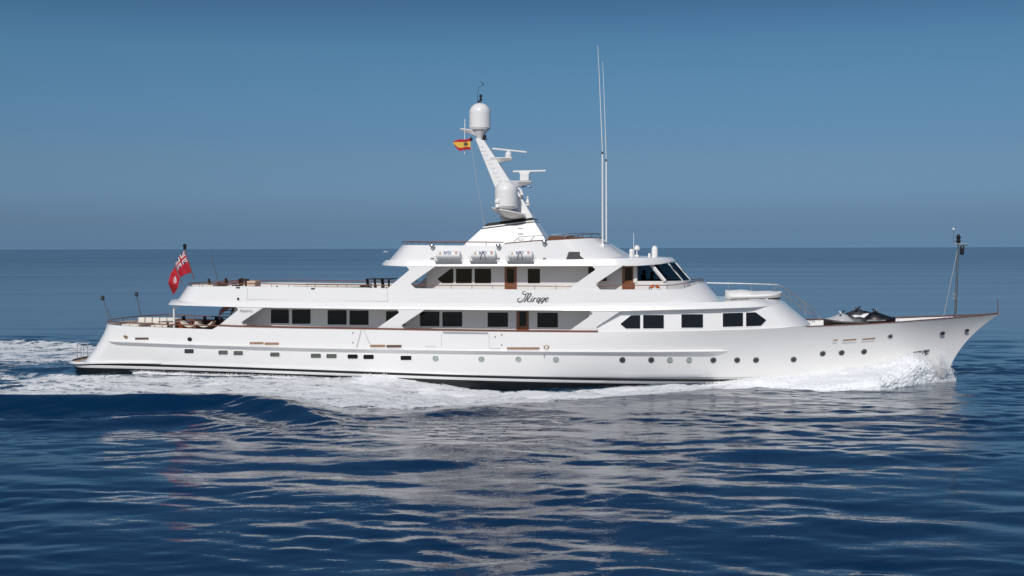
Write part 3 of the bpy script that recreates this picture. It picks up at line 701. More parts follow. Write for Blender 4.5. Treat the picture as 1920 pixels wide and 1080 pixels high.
# rail over the breakwater in front of the wheelhouse
zq = line([(1262, 534.6), (1290, 530), (1320, 524)], b_T); x0 = on(1262, 535, b_T)[0]; xq = XfT - .12
pth = []
for k in range(30):
    t = math.sin(math.pi / 2 * k / 29); x = x0 + (xq - x0) * t; pth.append((x, -(max(b_T(x) - .07, 0) if k < 29 else 0), zq(x)))
pth = pth + [(x, -y, z) for x, y, z in pth[-2::-1]]
rail_run('breakwater_rail', pth, lambda q: z_T(q.x), .024, TEAK, .8, .016, DSTEEL)
# sun deck rail
zr3 = line([(747, 453.4), (870, 453.6), (944, 454.2)], s_T); xs1 = on(944, 454, s_T)[0]
path = [(x, -(max(s_T(x) - .06, 0) if i else 0), zr3(x)) for i, x in enumerate([XaST + .06 + (xs1 - XaST - .06) * (1 - math.cos(math.pi / 2 * k / 40)) for k in range(41)])]
path = path[::-1] + [(x, -y, z) for x, y, z in path[1:]]
rail_run('sun_deck_rail', path, lambda q: zs_T(q.x), .03, TEAK, 1.0, .018, DSTEEL)
sweep('sun_deck_capping', lambda x: (s_T(x), zs_T(x) + .01), on(946, 458, s_T)[0], on(1122, 446.4, s_T)[0], [(.03, -.01), (.03, .035), (-.14, .035), (-.14, -.01)], TEAK, 40)
def frame3(pts):
    for s in (1, -1):
        ws = MB(); P = [on(a, b, s_T) for a, b in pts]
        ws.tube([(x, -s * (s_T(x) - .05), z) for x, z in P], .022, 6); ws.build('wind_screen_frame', DSTEEL, yacht, 50)
frame3([(963, 453), (974.5, 443.6), (1018, 441.4), (1024, 447)]); frame3([(994, 452), (1002, 442.3)])
frame3([(1026.5, 449.4), (1034, 440.6), (1078, 437.4), (1122, 437.4), (1126, 446)]); frame3([(1058, 447.4), (1065, 438.6)]); frame3([(1089, 446.6), (1096, 437.4)])
st = MB(); xa = on(1028, 448, lambda x, z: s_T(x) - .5)[0]; xb = on(1078, 446, lambda x, z: s_T(x) - .5)[0]; zt_ = on(1050, 442.6, lambda x, z: s_T(x) - .5)[1]
st.box(((xa + xb) / 2, -(s_T(xa) - .5), zt_ - .3), (xb - xa, .08, .6)); st.build('sun_deck_coaming', TEAK, yacht)
st = MB(); st.box(((xa + xb) / 2, (s_T(xa) - .5), zt_ - .3), (xb - xa, .08, .6)); st.build('sun_deck_coaming', TEAK, yacht)
# rails over the house top forward and down its front
for Yr, s in ((-.9, 1), (2.6, 2)):
    up = [pp(a, b, -.9) for a, b in [(1325, 530.6), (1390, 531.4), (1459, 533.6)]]; dn = [pp(a, b, -.9) for a, b in [(1459, 533.6), (1468, 537), (1500, 559), (1532, 585), (1538, 592), (1538.5, 601)]]
    if s == 1: o = MB(); o.tube([(x, Yr, z) for x, z in up], .045, 10); o.build('house_top_rail', STEEL, yacht, 50)
    o = MB(); o.tube([(x, Yr, z) for x, z in [pp(a, b, -.9) for a, b in [(1462, 549), (1482, 559), (1532, 596)]]], .026, 8); o.build('stair_rail', STEEL, yacht, 50)
    o = MB(); o.tube([(x, Yr, z) for x, z in dn], .03, 8)
    sr = o.build('stair_rail', STEEL, yacht, 50)
    for a, b, c in [(1481, 545, 570), (1509, 566, 591), (1512, 568, 592), (1535, 588, 601), (1366, 531, 546), (1409.5, 531.7, 546), (1452, 533.4, 545), (1455, 533.5, 545)]:
        if s == 2 and a < 1460: continue
        x, z = pp(a, b, -.9); x2, z2 = pp(a, c, -.9); o = MB(); o.tube([(x, Yr, z), (x, Yr, z2)], .02, 6); o.build('stanchion', STEEL, sr, 50)

# pillar, curved stair, sundry on deck
pl = MB(); x, z = pp(326, 573, -3.3); x2, z2 = pp(326, 616, -3.3)
for s in (1,):
    pl.tube([(x, -3.3, z2 - .4), (x, -3.3, z - .02)], .055, 12); pl.tube([(x + .02, -3.3, z - .30), (x + .22, -3.3, z - .03)], .03, 8)
pl.build('pillar', WHITE, yacht, 40)
stb = MB(); xst, zst = pp(425, 574, -1.0); zf0 = z_floor(xst)
for k in range(9):
    a = k / 8; ang = R_(-60 + 150 * a); cx, cy, rad = xst + .9, -.2, 1.25
    p = Vector((cx - rad * math.cos(ang) * 1.0, cy - rad * math.sin(ang), zf0 + .2 + (zst - zf0) * a))
    stb.box(p, (.75, .30, .05), Matrix.Rotation(ang, 3, 'Z'))
stair = stb.build('curved_stair', MAHOG, yacht)
for rr in (.9, 1.62):
    sg = MB(); pts = []
    for k in range(17):
        a = k / 16; ang = R_(-60 + 150 * a); pts.append((xst + .9 - rr * math.cos(ang), -.2 - rr * math.sin(ang), zf0 + .25 + (zst - zf0) * a))
    sg.loft([[(x, y, z - .2) for x, y, z in pts], [(x, y, z + .16) for x, y, z in pts]]); sg.build('stringer', MAHOG, stair)

# louvred vent in the sun-deck side
smY = lambda x, z: s_M(min(x, XfSM - 3.2)) + (s_T(min(x, XfST - 2.8)) - s_M(min(x, XfSM - 3.2))) * min(max((z - zs_H(x)) / 1.0, 0), 1)
slot('louvre_vent', [(1061, 487.6), (1066.2, 472), (1087, 472), (1087.6, 479.6), (1098, 487.6)], DARKGREY, smY, .015, .02)
for px, py in [(811, 460), (935, 460), (1021, 452.6)]:
    x, z = on(px, py, lambda x, z: s_T(x) + .06); b = MB(); Y = -(s_T(x) + .07)
    b.lathe([(.001, .10), (.10, .09), (.15, .02), (.15, -.03), (.12, -.10), (.02, -.13)], (x, Y - .12, z), 16); f_ = b.build('floodlight', STEEL, yacht, 45)
    b = MB(); b.tube([(x, Y + .1, z - .02), (x, Y - .1, z - .16), (x, Y - .12, z - .22)], .03, 8); b.build('bracket', WHITE, f_)
    x, z = on(px - .5, 486, smY) if px != 1021 else on(1021, 486, smY); b = MB(); b.box((x, -smY(x, z) - .03, z), (.15, .10, .15)); l_ = b.build('side_lamp', DARKGREY, yacht, bevel=.02)
    b = MB(); b.box((x + .01, -smY(x, z) - .09, z - .03), (.09, .03, .09)); b.build('lens', WHITE2, l_)

# ---------------------------------------------------------------- mast, funnel pylon and aerials
mast = MB()
def pyl(pts0, w0, pts1, w1):
    lo = [pp(a, b, 0) for a, b in pts0]; hi = [pp(a, b, 0) for a, b in pts1]
    return lo, hi
def hexa(b, lo, wl, hi, wh_, mi=0):
    """frustum from two fore-and-aft edges: lo, hi = ((xa, za), (xf, zf)), widths across"""
    v = []
    for (p, q), w_ in ((lo, wl), (hi, wh_)):
        v += [(p[0], -w_, p[1]), (q[0], -w_, q[1]), (q[0], w_, q[1]), (p[0], w_, p[1])]
    b.add(v, [(3, 2, 1, 0), (4, 5, 6, 7), (0, 1, 5, 4), (1, 2, 6, 5), (2, 3, 7, 6), (3, 0, 4, 7)], mi)
Pm = lambda a, b: pp(a, b, -1.0)
lo = (Pm(866, 466), Pm(1036, 466)); m1 = (Pm(902.6, 429.6), Pm(1003.2, 416.4))
t_ = lambda k: ((m1[0][0] + k * .30, m1[0][1] + k * .30), (m1[1][0] - k * .13, m1[1][1] + k * .24))
hexa(mast, lo, 1.75, t_(0), 1.15)
mo = mast.build('mast', WHITE, yacht, 30, bevel=.03)
for nm, k0, k1, m, e in (('funnel_band', .0, .18, BLACK, .022), ('funnel_band', .18, .5, WHITE, .010), ('funnel_band', .5, 1.15, BLACK, .018)):
    b = MB(); hexa(b, t_(k0), 1.15 - k0 * .15 + e, t_(k1), 1.15 - k1 * .15 + e); b.build(nm, m, mo, 30)
up_ = MB(); hexa(up_, ((Pm(938, 416)), Pm(1000, 410)), .85, (Pm(930, 352), Pm(966, 352)), .52)
hexa(up_, (pp(929, 354, -.4), pp(966, 354, -.4)), .5, (pp(890.5, 259, -.3), pp(907, 262, -.3)), .28); up_.build('mast_column', WHITE, mo, 30, bevel=.05)
for i in range(9):
    px = 901 + (936 - 901) * i / 8; py = 272 + (336 - 272) * i / 8; b = MB(); x, z = pp(px, py, -.55); yy = -.33 - .2 * i / 8 - .02
    b.tube([(x - .12, yy, z), (x - .12, yy - .07, z - .03), (x + .12, yy - .07, z - .03), (x + .12, yy, z)], .009, 5); b.build('step', WHITE2, mo)
for i in range(4):
    b = MB(); x, z = pp(975 + i * .6, 428 + i * 10, -1.5); yy = -1.2 - .17 * i - .05
    b.tube([(x - .16, yy + .03, z + .05), (x - .14, yy - .07, z), (x + .14, yy - .07, z), (x + .16, yy + .03, z + .05)], .018, 5); b.build('step', SEAM, mo)
def dome(px, pyt, pyb, rpx, Y):
    x, zt = pp(px, pyt, Y); _, zb_ = pp(px, pyb, Y); r = rpx * (zt - zb_) / (pyb - pyt); H = zt - zb_; b = MB()
    prof = [(r * .78, -.02), (r * .90, .02), (r * .97, .10), (r * .97, .12), (r, .125), (r * .995, H - r * .95)] + [(r * math.cos(a), H - r * .95 + r * .95 * math.sin(a)) for a in np.linspace(.12, 1.55, 9)]
    b.lathe(prof, (x, Y, zb_), 28); d = b.build('satellite_dome', WHITE, mo, 30); return x, zb_, zt, r
xd, zd, zdt, rd = dome(899.7, 193, 244, 20.3, 0.0)
xe_, ze, zet, re_ = dome(949.3, 338.8, 391, 22, -1.55)
b = MB(); b.lathe([(.18, -.55), (.30, -.30), (rd * .75, -.04), (rd * .78, .02)], (xd, 0, zd), 20); b.build('dome_pedestal', WHITE, mo, 30)
def wing(P0, P1, y, w, th, name='platform', taper=.4):
    b = MB(); (x0, z0), (x1, z1) = P0, P1; rows = []
    for t in np.linspace(0, 1, 9):
        ww = w * (1 - (1 - taper) * t ** 2); x = x0 + (x1 - x0) * t; z = z0 + (z1 - z0) * t; hh = th * (1 - .75 * t)
        rows.append([(x, y - ww, z), (x, y - ww * .5, z - hh), (x, y + ww * .5, z - hh), (x, y + ww, z), (x, y + ww, z + .05), (x, y - ww, z + .05)])
    b.loft(rows, True, 0, False, (True, True)); return b.build(name, WHITE, mo, 35)
wing(pp(896, 247, 0), pp(864, 242, 0), 0, .35, .30)
wing(pp(921, 297, 0), pp(961, 297, 0), 0, .45, .40); wing(pp(952, 341, 0), pp(997, 341, 0), 0, .5, .45)
# boat-shaped platform of the lower dome
b = MB(); rows = []
x0, z0 = pp(924, 390.5, -1.55); x1, z1 = pp(982, 402, -1.55)
for t in np.linspace(0, 1, 11):
    x = x0 + (x1 - x0) * t; z = z0 + (z1 - z0) * t; ww = .75 * math.sin(math.pi * min(max(.12 + .80 * t, 0), 1)) ** .6; hh = .12 + .26 * math.sin(math.pi * t)
    rows.append([(x, -1.45 - ww, z), (x, -1.3 - ww * .5, z - hh), (x, -.9, z - hh - .05), (x, -.6, z), (x, -.6, z + .06), (x, -1.45 - ww, z + .06)])
b.loft(rows, True, 0, False, (True, True)); b.build('platform', WHITE, mo, 40)
b = MB(); b.lathe([(re_ * .5, -.12), (re_ * .6, .02)], (xe_, -1.55, ze), 16); b.build('dome_pedestal', WHITE, mo, 30)
def radar(pxs, pys, mot, Y, yaw):
    (a, b_), (c, d) = pxs, pys; x0, z0 = pp(a, c, Y); x1, z1 = pp(b_, d, Y); L = x1 - x0; cx, cz = (x0 + x1) / 2, (z0 + z1) / 2
    k = MB(); k.box((0, 0, 0), (L / math.cos(yaw), .10, .11)); k.build('radar_scanner', WHITE, mo, None, (cx, Y, cz), (0, -math.atan2(z1 - z0, L), yaw), bevel=.03)
    xm0, zm0 = pp(mot[0], mot[1], Y); xm1, zm1 = pp(mot[2], mot[3], Y); w_ = xm1 - xm0; h = zm0 - zm1
    g = MB(); g.lathe([(w_ * .45, 0), (w_ * .5, h * .3), (w_ * .48, h * .65), (w_ * .25, h * .9), (w_ * .12, h)], ((xm0 + xm1) / 2, Y, zm1), 16) if w_ < .5 else g.box(((xm0 + xm1) / 2, Y, (zm0 + zm1) / 2 - h * .05), (w_ * .82, .45, h * .75)).box(((xm0 + xm1) / 2, Y, zm0 - h * .09), (w_, .3, h * .18))
    g.build('radar_motor', WHITE, mo, 30, bevel=.02)
radar((924, 986.5), (279.3, 284.6), (947, 283, 960, 296.5), 0, .25); radar((961, 1024), (321.4, 320.4), (974, 323, 994, 340), 0, -.12)
b = MB(); x0, z0 = pp(980, 350, 0); b.tube([(x0, 0, z0), (x0 + .48, 0, z0)], .03, 8); b.ball((x0, 0, z0 - .02), .06); b.ball((x0 + .48, 0, z0 - .02), .06); b.build('deck_lamp', DSTEEL, mo, 40)
b = MB(); x0, z0 = pp(979, 386, -.5); x1, z1 = pp(993, 383, -.5); b.tube([(x0, -.4, z0), (x1, -.5, z1)], [.10, .07], 8); x2, z2 = pp(989.4, 381, -.5); b.lathe([(.10, 0), (.10, .15), (.06, .22), (.05, .27), (.075, .3), (.075, .36), (.02, .42)], (x2, -.5, z2), 12); b.build('camera_dome', WHITE, mo, 40)
b = MB(); P = [pp(a, c, -.6) for a, c in [(971, 352), (976, 356), (979, 366), (977, 371)]]; b.tube([(x, -.6, z) for x, z in P], [.05, .08, .12, .15], 10); b.build('horn', WHITE, mo, 40)
b = MB(); x0, z0 = pp(933, 389, -2.1); b.lathe([(.16, 0), (.13, .12), (.10, .2), (.17, .26), (.18, .42), (.12, .5)], (x0, -2.1, z0), 12); x0, z0 = pp(940, 379, -2.25); b.build('searchlight', WHITE, mo, 40)
b = MB(); x0, z0 = pp(909, 262, -.2); b.box((x0, -.2, z0 + .02), (.30, .2, .05)); b.lathe([(.07, .04), (.10, .1), (.10, .22), (.03, .30)], (x0, -.25, z0), 10); b.build('navigation_lamp', BLACK, mo)
b = MB(); x0, z0 = pp(883.5, 264, -.2); b.lathe([(.04, -.02), (.08, 0.05), (.08, .15), (.04, .24)], (x0, -.2, z0), 10); b.build('navigation_lamp', BLACK, mo)
b = MB(); x0, z0 = pp(901.5, 193, 0); b.lathe([(.03, -.05), (.03, .12), (.08, .13), (.08, .26), (.05, .28), (.05, .34), (.09, .36), (.09, .48), (.03, .52)], (x0, 0, z0), 10); b.box((x0 - .12, 0, z0 + .06), (.10, .1, .18)); b.build('navigation_lamp', BLACK, mo)
b = MB(); P = [pp(a, c, 0) for a, c in [(895.4, 193), (895.8, 172), (897.5, 165), (901, 161.5), (905.5, 160)]]; b.tube([(x, 0, z) for x, z in P], .014, 6); x0, z0 = pp(904.5, 157.5, 0); b.tube([(x0 - .10, 0, z0 + .14), (x0 + .06, 0, z0), (x0 + .06, 0, z0 - .12)], .025, 6); b.build('wind_vane', DARKGREY, mo)
b = MB(); P = [pp(a, c, -.2) for a, c in [(871.8, 223), (871.4, 240), (871, 289)]]; b.tube([(x, -.2, z) for x, z in P], .025, 6); b.build('whip_aerial', WHITE, mo)
# tall whip aerials ahead of the sun deck
for Y, q in ((-2.6, [(1130, 462), (1129.6, 288), (1129.4, 286), (1124, 150), (1120.8, 85)]), (2.2, [(1136.8, 462), (1136.6, 302), (1136.6, 300), (1133.5, 200), (1130, 116)])):
    P = [(pp(a, c, Y)[0], Y, pp(a, c, Y)[1]) for a, c in q]
    b = MB(); b.tube(P[:2], [.055, .05], 10); wa_ = b.build('whip_aerial', WHITE, yacht, 50); b = MB(); b.tube(P[1:], [.028, .028, .02, .012], 8); b.build('aerial_tip', WHITE2, wa_, 50)
    b = MB(); x, y, z = P[1]; b.lathe([(.06, -.03), (.06, .08), (.03, .12)], (x, y, z), 8); b.build('ferrule', DSTEEL, wa_); x, y, z = P[0]; b = MB(); b.lathe([(.14, -.25), (.12, .12), (.06, .2)], (x, y, z), 10); b.build('base', WHITE, wa_, 40)
# wheelhouse roof fittings
b = MB(); x0, z0 = pp(1183.8, 483, -1.6); b.lathe([(.12, -.06), (.12, .30), (.13, .42), (.09, .50), (.03, .52)], (x0, -1.6, z0), 14); b.build('roof_dome', WHITE, yacht, 35)
b = MB(); x0, z0 = pp(1194, 482, -1.6); b.tube([(x0, -1.6, z0), (x0, -1.6, z0 + .42)], .035, 8); b.lathe([(.10, .38), (.19, .46), (.19, .55), (.12, .66), (.02, .70)], (x0, -1.6, z0), 16); b.box((x0 - .02, -1.6, z0 + .06), (.22, .2, .16)); b.build('antenna_mushroom', WHITE, yacht, 40)
b = MB(); x0, z0 = pp(1227.4, 482.5, -1.0); b.lathe([(.17, -.05), (.18, .1), (.19, .42), (.16, .58), (.09, .67), (.02, .69)], (x0, -1.0, z0), 18); b.box((x0 - .31, -1.0, z0 + .10), (.13, .18, .28)); b.build('roof_dome', WHITE, yacht, 35)
b = MB(); x0, z0 = pp(1188.6, 482, -1.9); _, z1 = pp(1188, 438, -1.9); b.tube([(x0, -1.9, z0), (x0 - .02, -1.9, z1)], [.022, .014], 6); b.build('whip_aerial', WHITE, yacht)
b = MB(); x0, z0 = pp(1250.7, 483, -.8); _, z1 = pp(1250.7, 469, -.8); b.tube([(x0, -.8, z0), (x0, -.8, z1)], .02, 6); b.build('whip_aerial', DSTEEL, yacht)

# bow mast, jackstaff, flag staffs and stern lamps
bm_ = MB(); x0, z0 = pp(1790.5, 596, 0); x1, z1 = pp(1797, 457, 0); bm_.tube([(x0, 0, z0 - .8), (x0 + .02, 0, z0), (x1, 0, z1)], [.075, .07, .05], 10); bmo = bm_.build('bow_mast', DSTEEL, yacht, 50)
b = MB(); b.box((x1 + .08, 0, z1), (.85, .2, .05)); b.build('crosstree', STEEL, bmo)
b = MB(); b.lathe([(.10, .03), (.10, .12), (.16, .14), (.16, .18), (.09, .2), (.09, .28), (.13, .3), (.13, .42), (.09, .44), (.09, .50), (.05, .55)], (x1, 0, z1), 12); b.build('navigation_lamp', BLACK, bmo, 40)
b = MB(); x2, z2 = pp(1804, 461, 0); b.lathe([(.06, -.52), (.13, -.48), (.13, -.32), (.10, -.3), (.10, -.26), (.13, -.24), (.13, -.06), (.08, 0)], (x2, 0, z2), 12); b.box((x2 + .12, 0, z2 + .03), (.35, .16, .04)); b.build('navigation_lamp', BLACK, bmo, 40)
b = MB(); b.lathe([(.105, -.46), (.105, -.34)], (x2 + .03, 0, z2), 12); b.build('lens', WHITE2, bmo)
b = MB(); x3, z3 = pp(1787.6, 457, 0); _, z4 = pp(1787.6, 431, 0); b.tube([(x3, 0, z3), (x3, 0, z4)], .014, 6); ga = b.build('gps_aerial', DSTEEL, bmo); b = MB(); b.lathe([(.02, 0), (.07, .03), (.055, .10), (.02, .15)], (x3, 0, z4 - .02), 10); b.build('gps_dome', WHITE2, bmo)
b = MB(); x5, z5 = pp(1795, 470, 0); x6, z6 = pp(1768, 590, 0); b.tube([(x5, 0, z5), (x6, 0, z6 - .3)], .018, 6); b.build('stay', ROPE, bmo)
b = MB(); x7, z7 = pp(1790, 555, 0); b.box((x7 - .05, 0, z7 + .12), (.22, .12, .08)); b.box((x7 - .06, 0, z7 - .12), (.22, .12, .08)); b.box((x7 + .03, 0, z7), (.04, .05, .34)); b.build('bell_bracket', STEEL, bmo)
js = MB(); x0, z0 = pp(1871.6, 588, 0); x1, z1 = pp(1870.6, 560, 0); js.tube([(x0, 0, z0 - .1), (x1, 0, z1)], [.03, .018], 8); js.build('jackstaff', TEAK, yacht)
for a in (1683, 1724, 1766):
    x, z = pp(a, np.interp(a, [1654, 1838], [589.5, 587.4]) + 2, 2.0)
    for sg in (1, -1):
        zt2 = z_dk(x); y1, y0 = max(BH(x) - .17, .05), max(hullY(x, zt2 - .7) - .3, .03); fr = MB(); fr.tube([(x, sg * y1, zt2), (x, sg * min(y0, y1), zt2 - .7)], .05, 4); fr.build('bulwark_bracket', WHITE, yacht)
wn = MB(); x, z = pp(1784, 598, -.3); wn.tube([(x - .2, -.3, z - .5), (x - .05, -.3, z + .12), (x + .15, -.3, z + .1)], .05, 8); wn.lathe([(.2, -.6), (.2, -.2), (.12, -.1), (.17, 0)], (x + .1, .2, z), 12); wn.build('windlass', DSTEEL, yacht, 40)

def staff(name, p0, p1, Y, r, m, lamp=None):
    x0, z0 = pp(*p0, Y); x1, z1 = pp(*p1, Y); b = MB(); b.tube([(x0, Y, z0), (x1, Y, z1)], [r, r * .7], 8); o = b.build(name, m, yacht, 50)
    if lamp:
        c = MB(); c.lathe([(.04, -.10), (.11, -.09), (.12, 0), (.10, .02), (.09, .08), (.12, .09), (.115, .15), (.04, .18)] if lamp == 1 else [(.05, 0), (.1, .03), (.1, .12), (.07, .14), (.12, .17), (.12, .3), (.05, .36)], (x1, Y, z1), 12); c.build('lamp', DARKGREY if lamp == 1 else BLACK, o, 40)
    return o
staff('stern_light_post', (208.5, 603), (192.5, 560), -3.0, .045, DSTEEL, 1); staff('stern_light_post', (263.5, 590), (256, 553), 3.0, .045, DSTEEL, 1)
staff('ensign_staff', (363.5, 523), (346.5, 468), 0.0, .035, TEAK, 2); staff('boat_deck_post', (341, 533), (323.5, 484), -3.2, .035, DSTEEL); staff('boat_deck_post', (408, 524), (396.8, 481), 3.2, .035, DSTEEL)
# swim platform handrails
for Y in (-1.6, 1.6):
    xa, za = pp(139, 676, -1.6); xb, zb2 = pp(151, 672, -1.6); xa += .22; xb += .22; hgt = 1.05
    hr = MB()
    for x_ in (xa, xb): hr.tube([(x_, Y, za), (x_, Y, za + hgt), (x_, Y + .5, za + hgt + .06), (x_, Y + .5, za)], .022, 6)
    hr.tube([(xa, Y, za + .5), (xa, Y + .5, za + .5)], .018, 6); hr.tube([(xb, Y, za + .5), (xb, Y + .5, za + .5)], .018, 6)
    hr.tube([(xa, Y, za + hgt), (xb, Y, za + hgt)], .018, 6); hr.build('platform_handrail', STEEL, yacht, 50)
# fender lines down the side
for (a, b_, c, d) in [(677.5, 618, 666.5, 661), (682.5, 618, 694, 645.5)]:
    x0, z0 = on(a, b_, hf); x1, z1 = on(c, d, hf); b = MB(); b.tube([(x0, -hullY(x0, z0) - .06, z0), ((x0 + x1) / 2, -hullY(x0, z0) - .09, (z0 + z1) / 2), (x1, -hullY(x1, z1) - .04, z1)], .013, 5); b.build('fender_line', ROPE, yacht)
# ================================================================ things carried on board
def thing_at(name, px, py, Y, label, cat, group=None, rz=0.0, dz=0.0):
    x, z = pp(px, py, Y); p = toworld(x, Y, z + dz); return empty(name, p, YAW + rz, label, cat, group)
def copy_tree(o, loc, rz, label):
    c = o.copy(); C.objects.link(c); c.location = loc; c.rotation_euler = (0, 0, rz); c['label'] = label
    for ch in o.children:
        d = ch.copy(); C.objects.link(d); d.parent = c
        for g in ch.children: e = g.copy(); C.objects.link(e); e.parent = d
    return c

# life rafts in wire cradles on the sun-deck side
rfd = text_mesh('RFD', .25); rfd.materials.clear(); rfd.materials.append(BLUE)
def raft(pxa, pxb, label, hook):
    x0, zb = on(pxa, 489, s_L); x1, _ = on(pxb, 489, s_L); _, zt = on(pxa, 470, s_L)
    Y = -4.02; cx = (x0 + x1) / 2; L = x1 - x0; r = (zt - zb) * .46
    e = empty('life_raft', toworld(cx, Y, zb), YAW, label, 'life raft', 'life rafts along the sun deck side')
    b = MB(); M90 = Matrix.Rotation(math.pi / 2, 3, 'Y')
    b.lathe([(r * .55, -L * .44), (r * .92, -L * .42), (r, -L * .38), (r, -.03), (r * 1.05, -.028), (r * 1.05, .028), (r, .03), (r, L * .38), (r * .92, L * .42), (r * .55, L * .44)], (0, 0, r + .05), 24, 0, M90)
    b.build('canister', WHITE2, e, 35)
    link('lettering', rfd, e, (-.02, -r - .012, r + .18), (math.pi / 2, 0, 0))
    b = MB(); b.prism([(-L * .33, r + .12), (-L * .23, r + .12), (-L * .28, r + .24)], -r - .012, -r + .06); b.build('warning_mark', AMBER, e)
    b = MB(); b.lathe([(.08, -.005), (.08, .005)], (L * .30, -r - .006, r + .2), 14, 0, Matrix.Rotation(math.pi / 2, 3, 'X')); b.build('inspection_mark', PINK, e)
    b = MB(); yo = -r - .06
    for zz in (.02, .14, .27): b.tube([(-L / 2, r * .6, zz), (-L / 2, yo, zz), (L / 2, yo, zz), (L / 2, r * .6, zz)], .008, 5)
    for k in range(11): x = -L / 2 + L * k / 10; b.tube([(x, r * .6, .0), (x, yo, .0), (x, yo, .27)], .006, 5)
    b.box((0, -.02, -.02), (L * .96, r * 1.9, .035)); b.build('cradle', STEEL, e)
    if hook:
        b = MB(); b.tube([(-.16, yo - .02, .05), (-.10, yo - .03, .35), (-.03, yo - .02, .52), (.03, yo - .02, .52), (.10, yo - .03, .35), (.16, yo - .02, .05)], .018, 6); b.build('release_strap', DARKGREY, e)
raft(815, 866.5, 'white life raft canister without a dark strap over its cradle, nearest the stern', False)
raft(880.5, 933, 'middle white life raft canister, dark strap over its cradle, between two other rafts', True)
raft(949.5, 1002, 'white life raft canister with dark strap, nearest the black louvre vent', True)

# lifebuoy on the bulwark rail beside the wheelhouse
x, z = pp(1227.5, 543, -3.9); e = empty('lifebuoy', toworld(x, -3.85, z - .32), YAW, 'orange ring lifebuoy hanging on the rail below the wheelhouse windows', 'lifebuoy')
b = MB(); rows = []
for k in range(28):
    a = 2 * math.pi * k / 28; rows.append([((.26 + .085 * math.cos(c)) * math.cos(a), .085 * math.sin(c), .28 + (.26 + .085 * math.cos(c)) * math.sin(a)) for c in [2 * math.pi * j / 10 for j in range(10)]])
b.loft(rows + [rows[0]], True); b.build('ring', ORANGE, e, 50)
b = MB(); rows = []
for a0 in (.3, 1.4, 2.6, 3.9, 5.2):
    rr = []
    for k in range(4):
        a = a0 + k * .08; rr.append([((.26 + .093 * math.cos(c)) * math.cos(a), .093 * math.sin(c), .28 + (.26 + .093 * math.cos(c)) * math.sin(a)) for c in [2 * math.pi * j / 10 for j in range(10)]])
    b.loft(rr, True)
b.build('reflective_band', FWHITE, e, 50)

# flags: cloth with its own pattern of faces
def flag(name, top, bot, Yf, nu, nv, pick, mats, label, parent_loc, thick=.012):
    T = crom(top, 12); B = crom(bot, 12); T = [T[int(i * (len(T) - 1) / nu)] for i in range(nu + 1)]; B = [B[int(i * (len(B) - 1) / nu)] for i in range(nu + 1)]
    me_v = []; o0 = Vector(parent_loc)
    for i in range(nu + 1):
        for j in range(nv + 1):
            u, v = i / nu, j / nv; px = T[i][0] * (1 - v) + B[i][0] * v; py = T[i][1] * (1 - v) + B[i][1] * v
            Y = Yf(u, v); x, z = pp(px, py, Y); me_v.append(toworld(x, Y, z) - o0)
    fs = []; ms = []
    for i in range(nu):
        for j in range(nv):
            k = i * (nv + 1) + j; fs.append((k, k + nv + 1, k + nv + 2, k + 1)); ms.append(pick((i + .5) / nu, (j + .5) / nv))
    me = bpy.data.meshes.new(name); me.from_pydata(me_v, [], fs)
    for m in mats: me.materials.append(m)
    me.polygons.foreach_set('material_index', ms); me.shade_smooth()
    o = link(name, me, None, o0); sm = o.modifiers.new('thickness', 'SOLIDIFY'); sm.thickness = thick
    return tag(o, label, 'flag')
def ensign(u, v):
    if u < .5 and v < .5:
        a, b = u * 2, v * 2; x, y = (a - .5) * 2, (b - .5)
        if abs(x) < .10 or abs(y) < .10: return 0
        if abs(x) < .19 or abs(y) < .18: return 2
        for d in (abs(y - x * .5), abs(y + x * .5)):
            if d < .045: return 0
            if d < .13: return 2
        return 1
    du, dv = (u - .75) * 2, (v - .55)
    if du * du + dv * dv * 1.0 < .028 and (math.sin(u * 90) * math.cos(v * 60) > -.2): return 2
    return 0
x, z = pp(345.5, 470, 0); hoist = toworld(x, 0, z)
flag('red_ensign', [(345.2, 470), (338, 478), (330, 491), (326.5, 503), (320, 514), (315.2, 531)], [(358.8, 511), (350, 513.5), (340, 519), (336, 527), (333, 540), (325, 553)],
     lambda u, v: -.02 - .30 * u + .30 * math.sin(u * 12 + v * 2.2) * (0.2 + u), 96, 60, ensign, [RED, NAVY, FWHITE], 'red ensign with union canton and pale badge, drooping from the stern flagstaff', hoist)
b = MB()
def spain(u, v):
    if v < .25 or v > .75: return 0
    if (u - .30) ** 2 / .016 + (v - .47) ** 2 / .030 < 1: return 2  # dark olive oval in the yellow band towards the hoist
    return 1
x, z = pp(881, 259.5, -.2); hp = toworld(x, -.2, z)
flag('courtesy_flag', [(881.2, 259.3), (872, 261.5), (862, 261), (849, 265.5)], [(881.8, 281), (872, 280.5), (861, 282.4), (851.5, 271)],
     lambda u, v: -.2 - .1 * u + .09 * math.sin(u * 9 + v), 48, 32, spain, [RED, YELLOW, OLIVE], 'small red and yellow flag with dark olive patch flying from the mast platform', hp)
b = MB(); P = [pp(a, c, -.2) for a, c in [(882, 258), (882.4, 264), (887, 296), (893.6, 340), (902, 385), (909, 428)]]
b.tube([toworld(x, -.2, z) - hp for x, z in P], .013, 5); o = b.build('flag_halyard', ROPE, None, None, hp); tag(o, 'thin pale rope running from the mast flag down to the funnel', 'rope')

